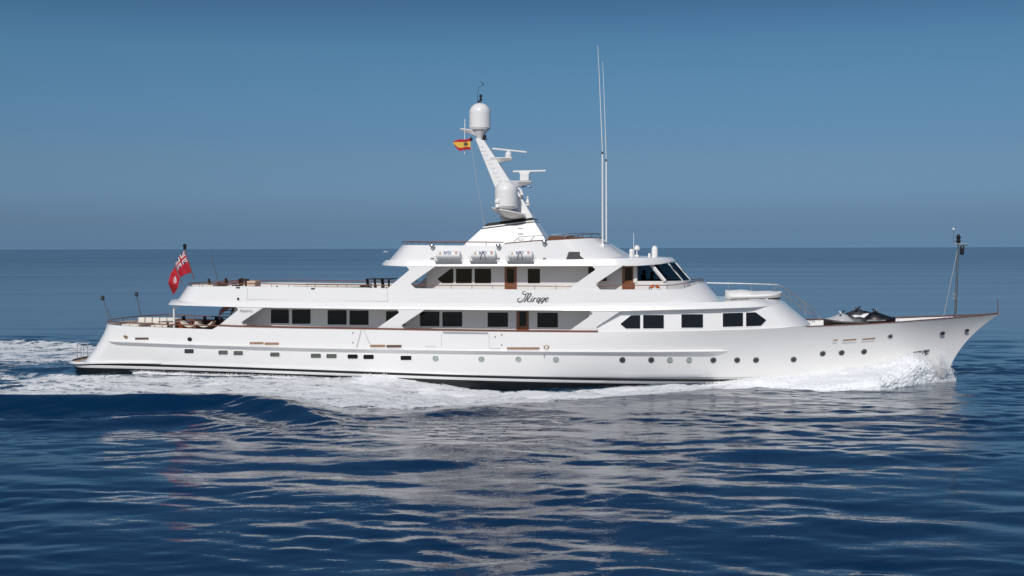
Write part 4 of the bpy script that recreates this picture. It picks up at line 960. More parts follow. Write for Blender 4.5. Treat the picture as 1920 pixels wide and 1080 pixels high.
# tender under a canvas cover on the forward house top
x0, z0 = pp(1361, 563.5, -2.0); x1, _ = pp(1469, 557, -2.0); cx = (x0 + x1) / 2
e = empty('covered_tender', toworld(cx, -.6, z0), YAW, 'small tender under a white canvas cover on the forward house top', 'tender')
L = x1 - x0; b = MB(); rows = []
for t in np.linspace(0, 1, 25):
    x = -L / 2 + L * t; wd = 1.15 * min(1, sup(t / .10, 2)) * sup((1 - t) / .45, 2.2) + .02; hgt = .40 - .06 * t + .02 * math.sin(t * 7); sh = .10 + .12 * t ** 2
    prof = [(-wd * .72, sh - .06), (-wd, sh + .10), (-wd * .98, sh + .2), (-wd * .6, hgt + .08), (0, hgt + .17 - .02 * math.sin(t * 15)), (wd * .6, hgt + .08), (wd * .98, sh + .2), (wd, sh + .10), (wd * .72, sh - .06)]
    rows.append([(x, y, z) for y, z in prof])
b.loft(rows, False, 0, False, (True, True)); b.build('boat_cover', COVER, e, 60)
b = MB(); rows = []
for t in np.linspace(0, 1, 20):
    x = -L / 2 + .05 + (L - .1) * t; wd = 1.05 * min(1, sup(t / .08, 2)) * sup((1 - t) / .5, 2.0) + .02; sh = .10 + .12 * t ** 2
    rows.append([(x, -wd * .78, sh - .04), (x, -wd * .4, -.06 + .12 * t), (x, 0, -.14 + .2 * t), (x, wd * .4, -.06 + .12 * t), (x, wd * .78, sh - .04)])
b.loft(rows, False, 0, False, (True, True)); b.build('tender_hull', DARKGREY, e, 50)
for s in (-.28, .22):
    b = MB(); b.box((L * s, 0, -.12), (.10, 1.7, .22)); b.box((L * s, -.85, 0), (.14, .10, .28)); b.box((L * s, .85, 0), (.14, .10, .28)); b.build('chock', WHITE2, e, bevel=.02)

# two jet skis lashed on the foredeck
def jetski(px, py, Y, L, rz, label, hm, sm, cm, trim):
    e = thing_at('jet_ski', px, py, Y, label, 'jet ski', 'jet skis on the foredeck', rz, -.24)
    b = MB(); rows = []
    for t in np.linspace(0, 1, 19):
        x = -L / 2 + L * t; wd = .52 * min(1, sup((t + .03) / .12, 2)) * sup((1.01 - t) / .5, 2.0) + .02; k = .16 * t * t
        rows.append([(x, 0, k), (x, -wd * .7, .12 + k), (x, -wd, .30 + k), (x, -wd * .96, .38 + k), (x, wd * .96, .38 + k), (x, wd, .30 + k), (x, wd * .7, .12 + k)])
    b.loft(rows, True, 0, False, (True, True)); b.build('hull', hm, e, 40)
    b = MB(); rows = []
    for t, wd, h in [(.30, .30, .40), (.40, .36, .62), (.50, .40, .80), (.58, .40, .86), (.68, .40, .78), (.80, .36, .66), (.92, .22, .56), (.985, .06, .54)]:
        x = -L / 2 + L * t; rows.append([(x, -wd - .06, .36 + .14 * t * t), (x, -wd * .9, h * .8), (x, -wd * .4, h), (x, wd * .4, h), (x, wd * .9, h * .8), (x, wd + .06, .36 + .14 * t * t)])
    b.loft(rows, False, 0, False, (True, True)); b.build('bonnet', cm, e, 45)
    b = MB(); rows = []
    for t, h, wd in [(.04, .50, .14), (.08, .60, .20), (.2, .66, .21), (.30, .62, .20), (.36, .72, .18), (.46, .76, .17), (.50, .66, .12)]:
        x = -L / 2 + L * t; rows.append([(x, -wd - .06, .37), (x, -wd, h - .05), (x, -wd * .6, h), (x, wd * .6, h), (x, wd, h - .05), (x, wd + .06, .37)])
    b.loft(rows, False, 0, False, (True, True)); b.build('saddle', sm, e, 50)
    b = MB(); x = -L / 2 + L * .54; b.tube([(x - .02, -.40, .98), (x + .04, -.2, 1.0), (x + .10, 0, .92), (x + .04, .2, 1.0), (x - .02, .40, .98)], .028, 8); b.tube([(x + .10, 0, .92), (x + .12, 0, .78)], .06, 8); b.build('handlebar', DARKGREY, e, 50)
    for s in (-1, 1):
        b = MB(); b.box((x + .22, s * .44, .90), (.12, .16, .12)); b.build('mirror', cm, e, bevel=.03)
        b = MB(); b.tube([(-L / 2 + .1, s * .53, .34), (0, s * .545, .345), (L * .3, s * .44, .38)], .03, 6); b.build('bumper_strip', trim, e, 50)
    return e
jetski(1586, 607.4, -1.5, 2.5, R_(176), 'pale grey jet ski with dark hull, further from the bow mast', DARKGREY, DARKGREY, mat('pale_grey_gelcoat', (.45, .46, .47), .25, coat=.4), DARKGREY)
jetski(1632, 604.0, -.35, 2.8, R_(-7), 'black jet ski with white saddle on the foredeck, nearer the bow mast', BLACK, WHITE2, BLACK, GREY)
jetski(1616, 598.8, .85, 2.5, R_(172), 'white jet ski with dark grey bonnet behind the black one', WHITE2, BLACK, DARKGREY, DARKGREY)

# deck furniture
def chair(m, cm=None, h=.86):
    e = empty('deck_chair', (0, 0, 0)); b = MB(); b.box((0, 0, .42), (.52, .52, .06)); b.build('seat', m, e, bevel=.015)
    b = MB(); b.box((-.25, 0, .42 + (h - .42) / 2), (.05, .52, h - .42), Matrix.Rotation(R_(-8), 3, 'Y')); b.build('backrest', m, e, bevel=.015)
    for sx in (-.22, .22):
        for sy in (-.22, .22): b = MB(); b.box((sx, sy, .2), (.05, .05, .4)); b.build('leg', m, e)
    for sy in (-.27, .27): b = MB(); b.box((0, sy, .62), (.5, .05, .05)); b.box((.22, sy, .5), (.05, .05, .22)); b.build('armrest', m, e)
    if cm: b = MB(); b.box((.01, 0, .48), (.46, .46, .07)); b.build('cushion', cm, e, bevel=.03)
    return e
c0 = chair(WICKER, CREAM, .95)
zf_up = lambda px, Y: z_H(pp(px, 535, Y)[0]) + .33
spots = [(400, -.9, 10, 'brown wicker chair at the after end of the upper deck dining group'), (415, .9, 190, 'brown wicker chair across the table, second from the stern rail'),
         (432, -1.0, 5, 'brown wicker chair on the near side, middle of the upper dining group'), (446, .8, 175, 'brown wicker chair on the far side, middle of the upper dining group'),
         (458, -1.1, -8, 'brown wicker chair fourth along, next to the white bulkhead locker'), (470, -.9, -12, 'brown wicker chair at the forward end of the upper dining group')]
for i, (px, Y, a, lab) in enumerate(spots):
    x = pp(px, 535, Y)[0]; p = toworld(x, Y, zf_up(px, Y)); rz = YAW + R_(a)
    if i == 0: c0.location = p; c0.rotation_euler = (0, 0, rz); tag(c0, lab, 'chair', 'wicker chairs on the upper after deck')
    else: copy_tree(c0, p, rz, lab)
def table(px, Y, zf, L, W, m, label, h=.74):
    x = pp(px, 535, Y)[0]; e = empty('deck_table', toworld(x, Y, zf), YAW, label, 'table')
    b = MB(); b.box((0, 0, h), (L, W, .05)); b.build('tabletop', m, e, bevel=.015)
    for sx in (-1, 1): b = MB(); b.tube([(sx * L * .28, 0, 0), (sx * L * .28, 0, h - .02)], .06, 8); b.box((sx * L * .28, 0, .02), (.1, W * .6, .04)); b.build('leg', m, e)
    return e
table(430, 0, zf_up(430, 0), 2.6, 1.2, TEAK, 'long varnished table among the wicker chairs on the upper after deck')
c1 = chair(BWICKER, None, 1.02)
for i, (px, Y, a, lab) in enumerate([(697, -1.8, 0, 'black wicker chair nearest the white sun pad on the upper deck'), (711, -1.7, 4, 'second black wicker chair forward of the white sun pad'), (725, -1.8, -4, 'third black wicker chair, beside the slanted white screen')]):
    x = pp(px, 535, Y)[0]; p = toworld(x, Y, zf_up(px, Y)); rz = YAW + R_(a)
    if i == 0: c1.location = p; c1.rotation_euler = (0, 0, rz); tag(c1, lab, 'chair', 'black wicker chairs on the upper deck')
    else: copy_tree(c1, p, rz, lab)
table(716, .2, zf_up(716, .2), 1.6, 1.6, BWICKER, 'square black table behind the black wicker chairs', .95)
def sofa(px, Y, zf, L, D, h, label, cat, base, cush, n, back=True, rz=0, name='deck_sofa'):
    x = pp(px, 560, Y)[0]; e = empty(name, toworld(x, Y, zf), YAW + rz, label, cat)
    b = MB(); b.box((0, 0, h * .45), (L, D, h * .9)); b.build('base', base, e, bevel=.03)
    for k in range(n):
        b = MB(); b.box((-L / 2 + L * (k + .5) / n, 0, h + .05), (L / n - .03, D - .04, .14)); b.build('cushion', cush, e, bevel=.04)
        if back: b = MB(); b.box((-L / 2 + L * (k + .5) / n, D / 2 - .10, h + .34), (L / n - .05, .16, .46), Matrix.Rotation(R_(-10 + 4 * (k % 2)), 3, 'X')); b.build('back_cushion', cush, e, bevel=.05)
    return e
zf_up2 = zf_up(622, 0)
sofa(625, -.6, zf_up2, 4.2, 3.0, .52, 'wide low white sun pad in the middle of the upper after deck', 'sun pad', WHITE2, CREAM, 3, False, name='sun_pad')
sofa(392, -.3, zf_up(392, 0), 1.4, 2.2, .45, 'cream cushioned bench by the ensign staff on the upper deck', 'bench', WHITE2, CREAM, 2, False, name='deck_bench')
x = pp(476, 535, -1.2)[0]; lk = MB(); lk.box((0, 0, .42), (.55, 1.0, .84)); o = lk.build('deck_locker', mat('pale_buff_paint', (.62, .47, .38), .5, var=.06), None, None, toworld(x, -1.2, zf_up(476, -1.2)), (0, 0, YAW), bevel=.03); tag(o, 'pale buff locker beside the wicker chairs on the upper deck', 'locker')
zf_m = z_floor(pp(300, 606, 0)[0]) + .01
sofa(288, 1.0, zf_m - .12, 2.5, .95, .38, 'long cream cushioned sofa on the main after deck, left of the white pillar', 'sofa', TEAK, CREAM, 5)
sofa(258, 0, zf_m, 1.2, 2.4, .42, 'cream cushioned seat at the very stern of the main deck', 'sofa', WHITE2, CREAM, 2, False)
table(330, -.4, zf_m, 2.0, 1.1, TEAK, 'varnished table on the main after deck behind the white pillar', .68)
c2 = chair(BWICKER, None, .98)
for i, (px, Y, a, lab) in enumerate([(352, .6, 0, 'black wicker chair just forward of the white pillar'), (392, .6, 4, 'black wicker chair in the middle of the main after deck'), (414, .2, -6, 'black wicker chair at the foot of the curved stair')]):
    x = pp(px, 606, Y)[0]; p = toworld(x, Y, zf_m); rz = YAW + R_(a)
    if i == 0: c2.location = p; c2.rotation_euler = (0, 0, rz); tag(c2, lab, 'chair', 'black wicker chairs on the main after deck')
    else: copy_tree(c2, p, rz, lab)
# folded cream loungers by the near rail
for px, lab in ((357, 'folded cream lounger cushion just forward of the white pillar'), (384, 'folded cream lounger cushion below the curved stair')):
    x = pp(px, 614, -3.0)[0]; b = MB(); rows = []
    for t in np.linspace(0, 1, 9): rows.append([(-.55 + 1.1 * t, -.3, .10 + .28 * (2 * t - 1) ** 2), (-.55 + 1.1 * t, .3, .10 + .28 * (2 * t - 1) ** 2), (-.55 + 1.1 * t, .3, .20 + .28 * (2 * t - 1) ** 2), (-.55 + 1.1 * t, -.3, .20 + .28 * (2 * t - 1) ** 2)])
    b.loft(rows, True, 0, False, (True, True)); o = b.build('lounger_cushion', CREAM, None, 60, toworld(x, -2.9, zf_m + .42), (0, 0, YAW)); tag(o, lab, 'cushion', 'lounger cushions on the main after deck')
x = pp(392, 606, 2.2)[0]; b = MB(); b.box((0, 0, .33), (4.4, .8, .66)); b.box((0, 0, .68), (4.5, .86, .04)); o = b.build('deck_bar', MAHOG, None, None, toworld(x, 2.3, zf_m), (0, 0, YAW), bevel=.02); tag(o, 'long dark wooden counter behind the black chairs on the main after deck', 'counter')

# two people in the wheelhouse
def person(px, Y, rz, label, h=1.76):
    x = pp(px, 520, Y)[0]; e = empty('person', toworld(x, Y, zfl_ + .03), YAW + rz, label, 'person', 'people in the wheelhouse')
    me = bpy.data.meshes.new('body'); k = h / 1.76
    V = [(0, 0, .95), (0, 0, 1.15), (.01, 0, 1.38), (.01, 0, 1.50), (.03, 0, 1.60), (.03, 0, 1.72), (0, -.20, 1.42), (.03, -.26, 1.15), (.24, -.22, 1.02), (.34, -.20, 1.04), (0, .20, 1.42), (.03, .26, 1.15), (.24, .22, 1.02), (.34, .20, 1.04), (0, -.10, .88), (.03, -.11, .48), (0, -.12, .07), (.14, -.13, .03), (0, .10, .88), (.03, .11, .48), (0, .12, .07), (.14, .13, .03)]
    E = [(0, 1), (1, 2), (2, 3), (3, 4), (4, 5), (2, 6), (6, 7), (7, 8), (8, 9), (2, 10), (10, 11), (11, 12), (12, 13), (0, 14), (14, 15), (15, 16), (16, 17), (0, 18), (18, 19), (19, 20), (20, 21)]
    RR = [.145, .15, .16, .065, .10, .085, .075, .055, .042, .035, .075, .055, .042, .035, .095, .068, .045, .04, .095, .068, .045, .04]
    me.from_pydata([tuple(c * k for c in v) for v in V], E, []); o = link('body', me, e); me.materials.append(CLOTH)
    m = o.modifiers.new('skin', 'SKIN'); sk_ = me.skin_vertices[0].data
    for i, r in enumerate(RR): sk_[i].radius = (r * k, r * k * (1.25 if i in (0, 1, 2) else 1)); sk_[i].use_root = (i == 0)
    ms = o.modifiers.new('smooth', 'SUBSURF'); ms.levels = 2; ms.render_levels = 2
    b = MB(); b.ball((.02, 0, 1.66 * k), .108, 0, 14, (1.05, .92, 1.0)); b.build('hair', HAIR, e, 60)
    b = MB(); b.ball((.055, 0, 1.61 * k), .088, 0, 14, (1.0, .88, 1.15)); b.box((.15, 0, 1.60 * k), (.035, .03, .045)); b.build('face', SKIN, e, 60)
    return e
person(1206.5, -1.3, R_(20), 'person in dark clothes standing behind the side window of the wheelhouse')
person(1222, -.5, R_(-10), 'person in dark clothes nearer the raked windscreen of the wheelhouse', 1.62)

# distant motor boat on the horizon
d_ = 2600.0; r_ = ray(723, 464.6); p = CAM + r_ * (d_ / r_.y); e = empty('distant_boat', (p.x, p.y, 0), R_(12), 'tiny white motor boat far away near the horizon, above the after rail', 'boat')
b = MB(); rows = []
for t in np.linspace(0, 1, 9): x = -5 + 10 * t; wd = 1.6 * sup((1.02 - t) / .6, 2); rows.append([(x, -wd * .7, -.2), (x, -wd, 1.2 + .5 * t), (x, wd, 1.2 + .5 * t), (x, wd * .7, -.2)])
b.loft(rows, False, 0, False, (True, True)); b.build('hull', WHITE, e); b = MB(); b.prism([(-3.5, 1.3), (2.2, 1.4), (.8, 3.0), (-3.2, 3.0)], -1.1, 1.1); b.build('cabin', WHITE, e); b = MB(); b.prism([(-2.8, 1.9), (1.3, 1.9), (.7, 2.7), (-2.8, 2.7)], -1.13, 1.13); b.build('window', GLASS, e)

# ================================================================ the sea
def fbm(x, y, seed, octs=4, sx=1.0, sy=1.0):
    """sum of rotated value noises, vectorised"""
    out = np.zeros_like(x); amp = 1.0; r = np.random.default_rng(seed); tot = 0
    for o in range(octs):
        tab = r.random((256, 256)); a = r.random() * 6.28 if sx == sy else 0.0
        X = (x * math.cos(a) - y * math.sin(a)) * sx * 2 ** o + r.random() * 99; Y = (x * math.sin(a) + y * math.cos(a)) * sy * 2 ** o + r.random() * 99
        xi = np.floor(X).astype(int); yi = np.floor(Y).astype(int); fx = X - xi; fy = Y - yi; fx = fx * fx * (3 - 2 * fx); fy = fy * fy * (3 - 2 * fy)
        g = lambda i, j: tab[i % 256, j % 256]
        out += amp * ((g(xi, yi) * (1 - fx) + g(xi + 1, yi) * fx) * (1 - fy) + (g(xi, yi + 1) * (1 - fx) + g(xi + 1, yi + 1) * fx) * fy); tot += amp; amp *= .5
    return out / tot
def smooth(a, lo, hi): t = np.clip((a - lo) / (hi - lo), 0, 1); return t * t * (3 - 2 * t)

# lines of the wake, from measured points of the water, in yacht coordinates
def seq(pts, h): P = [sea_y(a, b, h) for a, b in pts]; P.sort(key=lambda p: p.x); return np.array([p.x for p in P]), np.array([p.y for p in P])
CRX, CRY = seq([(-400, 748), (-60, 743.5), (0, 743), (150, 743), (300, 741.5), (370, 739), (440, 738.5), (520, 747), (600, 764), (650, 776)], .54)
EDX, EDY = seq([(560, 768), (620, 779), (680, 781), (740, 779.5), (800, 776), (900, 769), (1000, 760), (1100, 751), (1200, 745), (1300, 739), (1400, 732), (1500, 731), (1700, 722), (1775, 713)], -.05)
FRX, FRY = seq([(-400, 632), (-60, 636), (0, 637.5), (60, 636), (100, 639), (140, 641), (190, 645)], .35)
hx = np.array([-60, -29, -24, -19, -15, -10.5, -8.2, -6, -3.5, -1.3, 2.8, 5.8, 8.8, 11.8, 15, 18, 21.3, 23.5, 25, 27]); hz = np.array([.15, .25, .25, .15, .12, .12, .25, -.10, -.42, -.50, -.36, -.18, -.06, .0, .02, .03, .03, .02, .0, .0])
def crest_amp(X):
    return .58 * np.interp(X, [CRX[0], CRX[-1] - 5.2, CRX[-1] - 2.5, CRX[-1] + .5], [1, 1, .6, 0])
BHv = np.vectorize(lambda x: BH(x) if XA_DECK < x < XF_DECK else 0.0)
bx = np.linspace(-80, 60, 1401); bb = np.array([(L_b if (L_b := (b_boot(x) if XA_ST < x < XF_ST - .3 else 0.0)) else 0.0) for x in bx])
ang = []; rw = np.random.default_rng(5)
for i in range(120):
    lam = .55 * (13 / .55) ** (i / 119); th = rw.normal(0, .50) + R_(8); ang.append((2 * math.pi / lam, th, rw.random() * 6.28, .00150 * lam * (1.2 if lam < 1.6 else .95 if lam < 4 else .55)))
def sea_height(x, y, cell):
    xy = np.stack([x, y], -1); c_, s_ = math.cos(-YAW), math.sin(-YAW)
    X = (x - YLOC.x) * c_ - y * s_; Y = (x - YLOC.x) * s_ + y * c_
    h = np.zeros_like(x)
    grp = .35 + 1.25 * fbm(x, y, 3, 3, .10, .16); grp2 = .30 + 1.4 * smooth(fbm(x, y, 9, 3, .16, .30), .25, .75)
    for k, th, ph, a in ang:
        lam = 2 * math.pi / k; att = np.clip((lam / np.maximum(cell, 1e-3) - 2.2) / 3, 0, 1)
        u = k * (x * math.sin(th) + y * math.cos(th)) + ph; h += att * a * (np.sin(u) + .2 * np.sin(2 * u + .6)) * (grp if lam > 2.2 else grp2)
    near = (np.abs(X) < 75) & (np.abs(Y) < 60)
    hb_ = np.interp(X, bx, bb); sd = np.maximum(np.abs(Y) - hb_, 0)
    hull_w = np.interp(X, hx, hz) * np.exp(-(sd / np.interp(X, [-30, -5, 10, 24], [7, 9, 6, 2.2])) ** 2) * (np.abs(X) < 58)
    cy = np.interp(X, CRX, CRY); e = cy - Y; amp = crest_amp(X) * smooth(X, -75, -55)
    rid = amp * np.where(e > 0, np.exp(-(e / 1.65) ** 2), np.exp(-(e / 2.6) ** 2))
    # smaller following waves outside the crest
    rid += amp * .22 * np.cos((e - .3) * 1.15 + .3) * np.exp(-((e - 5) / 4.5) ** 2) * (e > 0)
    fy = np.interp(X, FRX, FRY); ef = Y - fy; rid += .40 * smooth(-X, 20, 27) * smooth(X, -75, -55) * np.exp(-(ef / 2.2) ** 2)
    # bow wave shoulder running aft along the foam edge
    ed = np.interp(X, EDX, EDY); eb = ed - Y; ampb = np.interp(X, [EDX[0] - 1, EDX[0] + 2, -2, 8, 16, 24, 26], [0, .10, .16, .10, .0, .0, 0])
    rid += ampb * np.exp(-((eb - .4) / 1.5) ** 2)
    wk = np.zeros_like(x)
    fd = foam_density(X, Y, hb_, sd, cy, ed, fy)
    fine = np.clip((.5 - cell) / .3, 0, 1)
    wk = fd * fine * ((fbm(X, Y, 21, 4, .45, .8) - .5) * .50 + (fbm(X, Y, 22, 3, 2.2, 3.0) - .5) * .13)
    calm = 1 - .5 * np.clip(fd, 0, 1)
    return h * calm + np.where(near | True, hull_w + rid, 0) + wk, fd
def foam_density(X, Y, hb_, sd, cy, ed, fy):
    nz = (fbm(X, Y, 31, 4, .22, .45) - .5) * 2
    outer = np.where(X < CRX[-1] - .5, cy + .10, ed + .1)
    w_ = smooth(X, CRX[-1] - 4, CRX[-1] + .5); outer = (cy + .10) * (1 - w_) + np.where(X < EDX[0], cy, ed + .1) * w_
    edge = Y - outer + nz * np.interp(X, [-30, -14, -5, 20], [.25, .3, 1.0, .4])
    star = smooth(edge, 0, np.interp(X, [-40, -20, -8, 5, 15], [.8, .8, 3.2, 2.2, .7])) * (Y < 0)
    star *= smooth(-X, -24.5, -22)
    base = np.interp(X, [-60, -40, -30, -24, -12, 0, 6, 14, 26], [.44, .50, .60, .76, .90, .88, .90, .97, 1]) * np.ones_like(X)
    # dark water close to the hull amidships and astern
    gap = np.interp(X, [-30, -22, -14, -8, -4, -1, 5, 9, 13, 16], [1.8, 1.0, .2, 0, .0, .3, 1.3, .9, .3, 0]); base *= 1 - .75 * (1 - smooth(sd - gap, -.4, .9)) * (gap > .05)
    d = star * base
    # wash astern
    ast = smooth(-X, 28.2, 30.5); stern = ast * (np.abs(Y) < 40)
    inner_ = stern * (Y > outer) * (Y < fy)
    t = np.clip((Y + 4.0) / 9.0, 0, 1); prof = np.where(Y < -4.2, .50, np.where(Y < 3.5, .30 + .06 * nz, .60))
    d = np.where(inner_ > 0, np.maximum(d * (1 - ast), prof * inner_ * smooth(fy - Y, -.2, .9)), d)
    port = (Y > 0) * (X > -30) * smooth(-X, -26, -20) * smooth((hb_ + np.interp(X, [-30, 0, 24], [14, 7, 1.5])) - Y, 0, 2) * .85 * (X < 25)
    far = (Y > 0) * smooth(-X, 18, 24) * smooth(fy - Y, -.2, .9) * (Y > 3.2) * .72
    d = np.maximum(d, np.maximum(port * (Y < fy), far))
    return np.clip(d * (1 + .28 * nz), 0, 1.15)
def axis(parts):
    out = []
    for lo, hi, st in parts: out += list(np.arange(lo, hi - 1e-6, st))
    return np.array(out)
def grow(start, step, end, f=1.16):
    o = []; x = start; s = step
    while x < end: o.append(x); x += s; s *= f
    o.append(end); return o
xs = axis([(-37, 34.01, .19)]); xs = np.concatenate([-np.array(grow(37.2, .25, 45000))[::-1], xs, np.array(grow(34.3, .25, 45000))])
ys = np.concatenate([axis([(-90, -52, 1.0), (-52, -24, .15), (-24, 8, .13), (8, 32, .30)]), np.array(grow(32, .35, 80000, 1.10))])
cx_ = np.gradient(xs); cy_ = np.gradient(ys)
GX, GY = np.meshgrid(xs, ys, indexing='ij'); CE = np.maximum(np.minimum(cx_, 1e9)[:, None] * .6, cy_[None, :])
GZ, FD = sea_height(GX, GY, CE)
FD *= (CE < 1.2)
FAR = np.clip(np.log(np.maximum(np.hypot(GX, GY + 74.5), 1) / 70) / math.log(12), 0, 1)
nx_, ny_ = GX.shape; co = np.stack([GX, GY, GZ], -1).reshape(-1, 3).astype(np.float32)
idx = np.arange(nx_ * ny_).reshape(nx_, ny_)
quads = np.stack([idx[:-1, :-1], idx[1:, :-1], idx[1:, 1:], idx[:-1, 1:]], -1)
fq = np.maximum(np.maximum(FD[:-1, :-1], FD[1:, :-1]), np.maximum(FD[1:, 1:], FD[:-1, 1:])) > .02
def grid_mesh(name, q):
    used = np.unique(q); remap = np.full(nx_ * ny_, -1); remap[used] = np.arange(len(used)); me = bpy.data.meshes.new(name)
    me.vertices.add(len(used)); me.vertices.foreach_set('co', co[used].ravel()); k = len(q)
    me.loops.add(k * 4); me.loops.foreach_set('vertex_index', remap[q].ravel().astype(np.int32)); me.polygons.add(k)
    me.polygons.foreach_set('loop_start', np.arange(0, k * 4, 4, dtype=np.int32)); me.polygons.foreach_set('use_smooth', np.ones(k, bool)); me.update(calc_edges=True)
    at = me.attributes.new('foam', 'FLOAT', 'POINT'); at.data.foreach_set('value', FD.reshape(-1)[used].astype(np.float32))
    at = me.attributes.new('open_sea', 'FLOAT', 'POINT'); at.data.foreach_set('value', FAR.reshape(-1)[used].astype(np.float32)); return me

def water_material():
    m = bpy.data.materials.new('sea_water'); m.use_nodes = True; n = m.node_tree; N = n.nodes; K = n.links; N.clear()
    out = N.new('ShaderNodeOutputMaterial'); w_ = N.new('ShaderNodeBsdfPrincipled'); f_ = N.new('ShaderNodeBsdfPrincipled'); mx = N.new('ShaderNodeMixShader')
    tc = N.new('ShaderNodeTexCoord')
    def noise(sx, sy, rot, detail=2, rough=.5, dist=0.0):
        mp = N.new('ShaderNodeMapping'); mp.inputs['Scale'].default_value = (sx, sy, 0); mp.inputs['Rotation'].default_value = (0, 0, rot); K.new(tc.outputs['Object'], mp.inputs[0])
        t = N.new('ShaderNodeTexNoise'); t.inputs['Scale'].default_value = 1; t.inputs['Detail'].default_value = detail; t.inputs['Roughness'].default_value = rough; t.inputs['Distortion'].default_value = dist
        K.new(mp.outputs[0], t.inputs['Vector']); return t.outputs[0]
    def math_(op, a, b, c=None):
        q = N.new('ShaderNodeMath'); q.operation = op
        for i, v in enumerate((a, b, c)):
            if v is None: continue
            if isinstance(v, (int, float)): q.inputs[i].default_value = v
            else: K.new(v, q.inputs[i])
        return q.outputs[0]
    h1 = noise(.55, 1.15, .15, 3, .55, .3); h2 = noise(2.2, 3.6, -.3, 2); h3 = noise(7.5, 9.0, .6, 2)
    patch = noise(.05, .11, .1, 3)
    pm = N.new('ShaderNodeMapRange'); pm.inputs['From Min'].default_value = .38; pm.inputs['From Max'].default_value = .62; pm.inputs['To Min'].default_value = .55; pm.inputs['To Max'].default_value = 1.25; K.new(patch, pm.inputs['Value'])
    hh = math_('ADD', math_('MULTIPLY', h1, .014), math_('MULTIPLY', math_('ADD', math_('MULTIPLY', h2, .0085), math_('MULTIPLY', h3, .0040)), pm.outputs[0]))
    bp = N.new('ShaderNodeBump'); bp.inputs['Strength'].default_value = 1.0; bp.inputs['Distance'].default_value = 1.0; K.new(hh, bp.inputs['Height'])
    w_.inputs['Base Color'].default_value = (.0005, .0215, .0640, 1); w_.inputs['Roughness'].default_value = .045; w_.inputs['IOR'].default_value = 1.333; w_.inputs['Specular IOR Level'].default_value = .5
    K.new(bp.outputs[0], w_.inputs['Normal'])
    fa = N.new('ShaderNodeAttribute'); fa.attribute_name = 'open_sea'
    streak = noise(.006, .05, .05, 4); sm_ = N.new('ShaderNodeMapRange'); sm_.inputs['From Min'].default_value = .35; sm_.inputs['From Max'].default_value = .65; sm_.inputs['To Min'].default_value = .11; sm_.inputs['To Max'].default_value = .20; K.new(streak, sm_.inputs['Value'])
    K.new(math_('ADD', .028, math_('MULTIPLY', fa.outputs['Fac'], sm_.outputs[0])), w_.inputs['Roughness'])
    at = N.new('ShaderNodeAttribute'); at.attribute_name = 'foam'
    mpb = N.new('ShaderNodeMapping'); mpb.inputs['Rotation'].default_value = (0, 0, -YAW); K.new(tc.outputs['Object'], mpb.inputs[0])
    def fn(sx, sy, detail, rough, dist):
        mp = N.new('ShaderNodeMapping'); mp.inputs['Scale'].default_value = (sx, sy, .6); K.new(mpb.outputs[0], mp.inputs[0]); t = N.new('ShaderNodeTexNoise'); t.inputs['Scale'].default_value = 1
        t.inputs['Detail'].default_value = detail; t.inputs['Roughness'].default_value = rough; t.inputs['Distortion'].default_value = dist; K.new(mp.outputs[0], t.inputs['Vector']); return t.outputs[0]
    n1 = fn(.55, .95, 6, .62, .8); n2 = fn(2.6, 3.6, 5, .65, 1.2)
    nn = math_('ADD', math_('MULTIPLY', n1, .62), math_('MULTIPLY', n2, .38))
    val = math_('ADD', at.outputs['Fac'], math_('MULTIPLY', math_('SUBTRACT', nn, .5), 3.6))
    ramp = N.new('ShaderNodeMapRange'); ramp.interpolation_type = 'SMOOTHSTEP'; ramp.inputs['From Min'].default_value = .38; ramp.inputs['From Max'].default_value = .78; K.new(val, ramp.inputs['Value'])
    cut = math_('MULTIPLY', ramp.outputs[0], math_('MINIMUM', math_('MULTIPLY', at.outputs['Fac'], 6.0), 1.0))
    aer = N.new('ShaderNodeMapRange'); aer.inputs['From Min'].default_value = .08; aer.inputs['From Max'].default_value = .55; K.new(at.outputs['Fac'], aer.inputs['Value'])
    ac = N.new('ShaderNodeMix'); ac.data_type = 'RGBA'; ac.inputs[6].default_value = (.0005, .0215, .0640, 1); ac.inputs[7].default_value = (.018, .075, .105, 1)
    K.new(math_('MULTIPLY', aer.outputs[0], n1), ac.inputs[0]); K.new(ac.outputs[2], w_.inputs['Base Color'])
    f_.inputs['Base Color'].default_value = (.82, .83, .83, 1); f_.inputs['Roughness'].default_value = .85; f_.inputs['Specular IOR Level'].default_value = .15
    b2 = N.new('ShaderNodeBump'); b2.inputs['Strength'].default_value = 1.0; b2.inputs['Distance'].default_value = .35; K.new(nn, b2.inputs['Height']); K.new(b2.outputs[0], f_.inputs['Normal'])
    K.new(cut, mx.inputs[0]); K.new(w_.outputs[0], mx.inputs[1]); K.new(f_.outputs[0], mx.inputs[2]); K.new(mx.outputs[0], out.inputs[0])
    return m
SEA = water_material()
fqr = fq.reshape(-1); qs = quads.reshape(-1, 4)
wm = grid_mesh('water', qs[~fqr]); wm.materials.append(SEA); o = link('water', wm); tag(o, kind='structure')
wm2 = grid_mesh('wake_foam', qs[fqr]); wm2.materials.append(SEA); o = link('wake_foam', wm2); tag(o, 'white foaming wake spreading along the hull and astern', 'foam', kind='stuff')

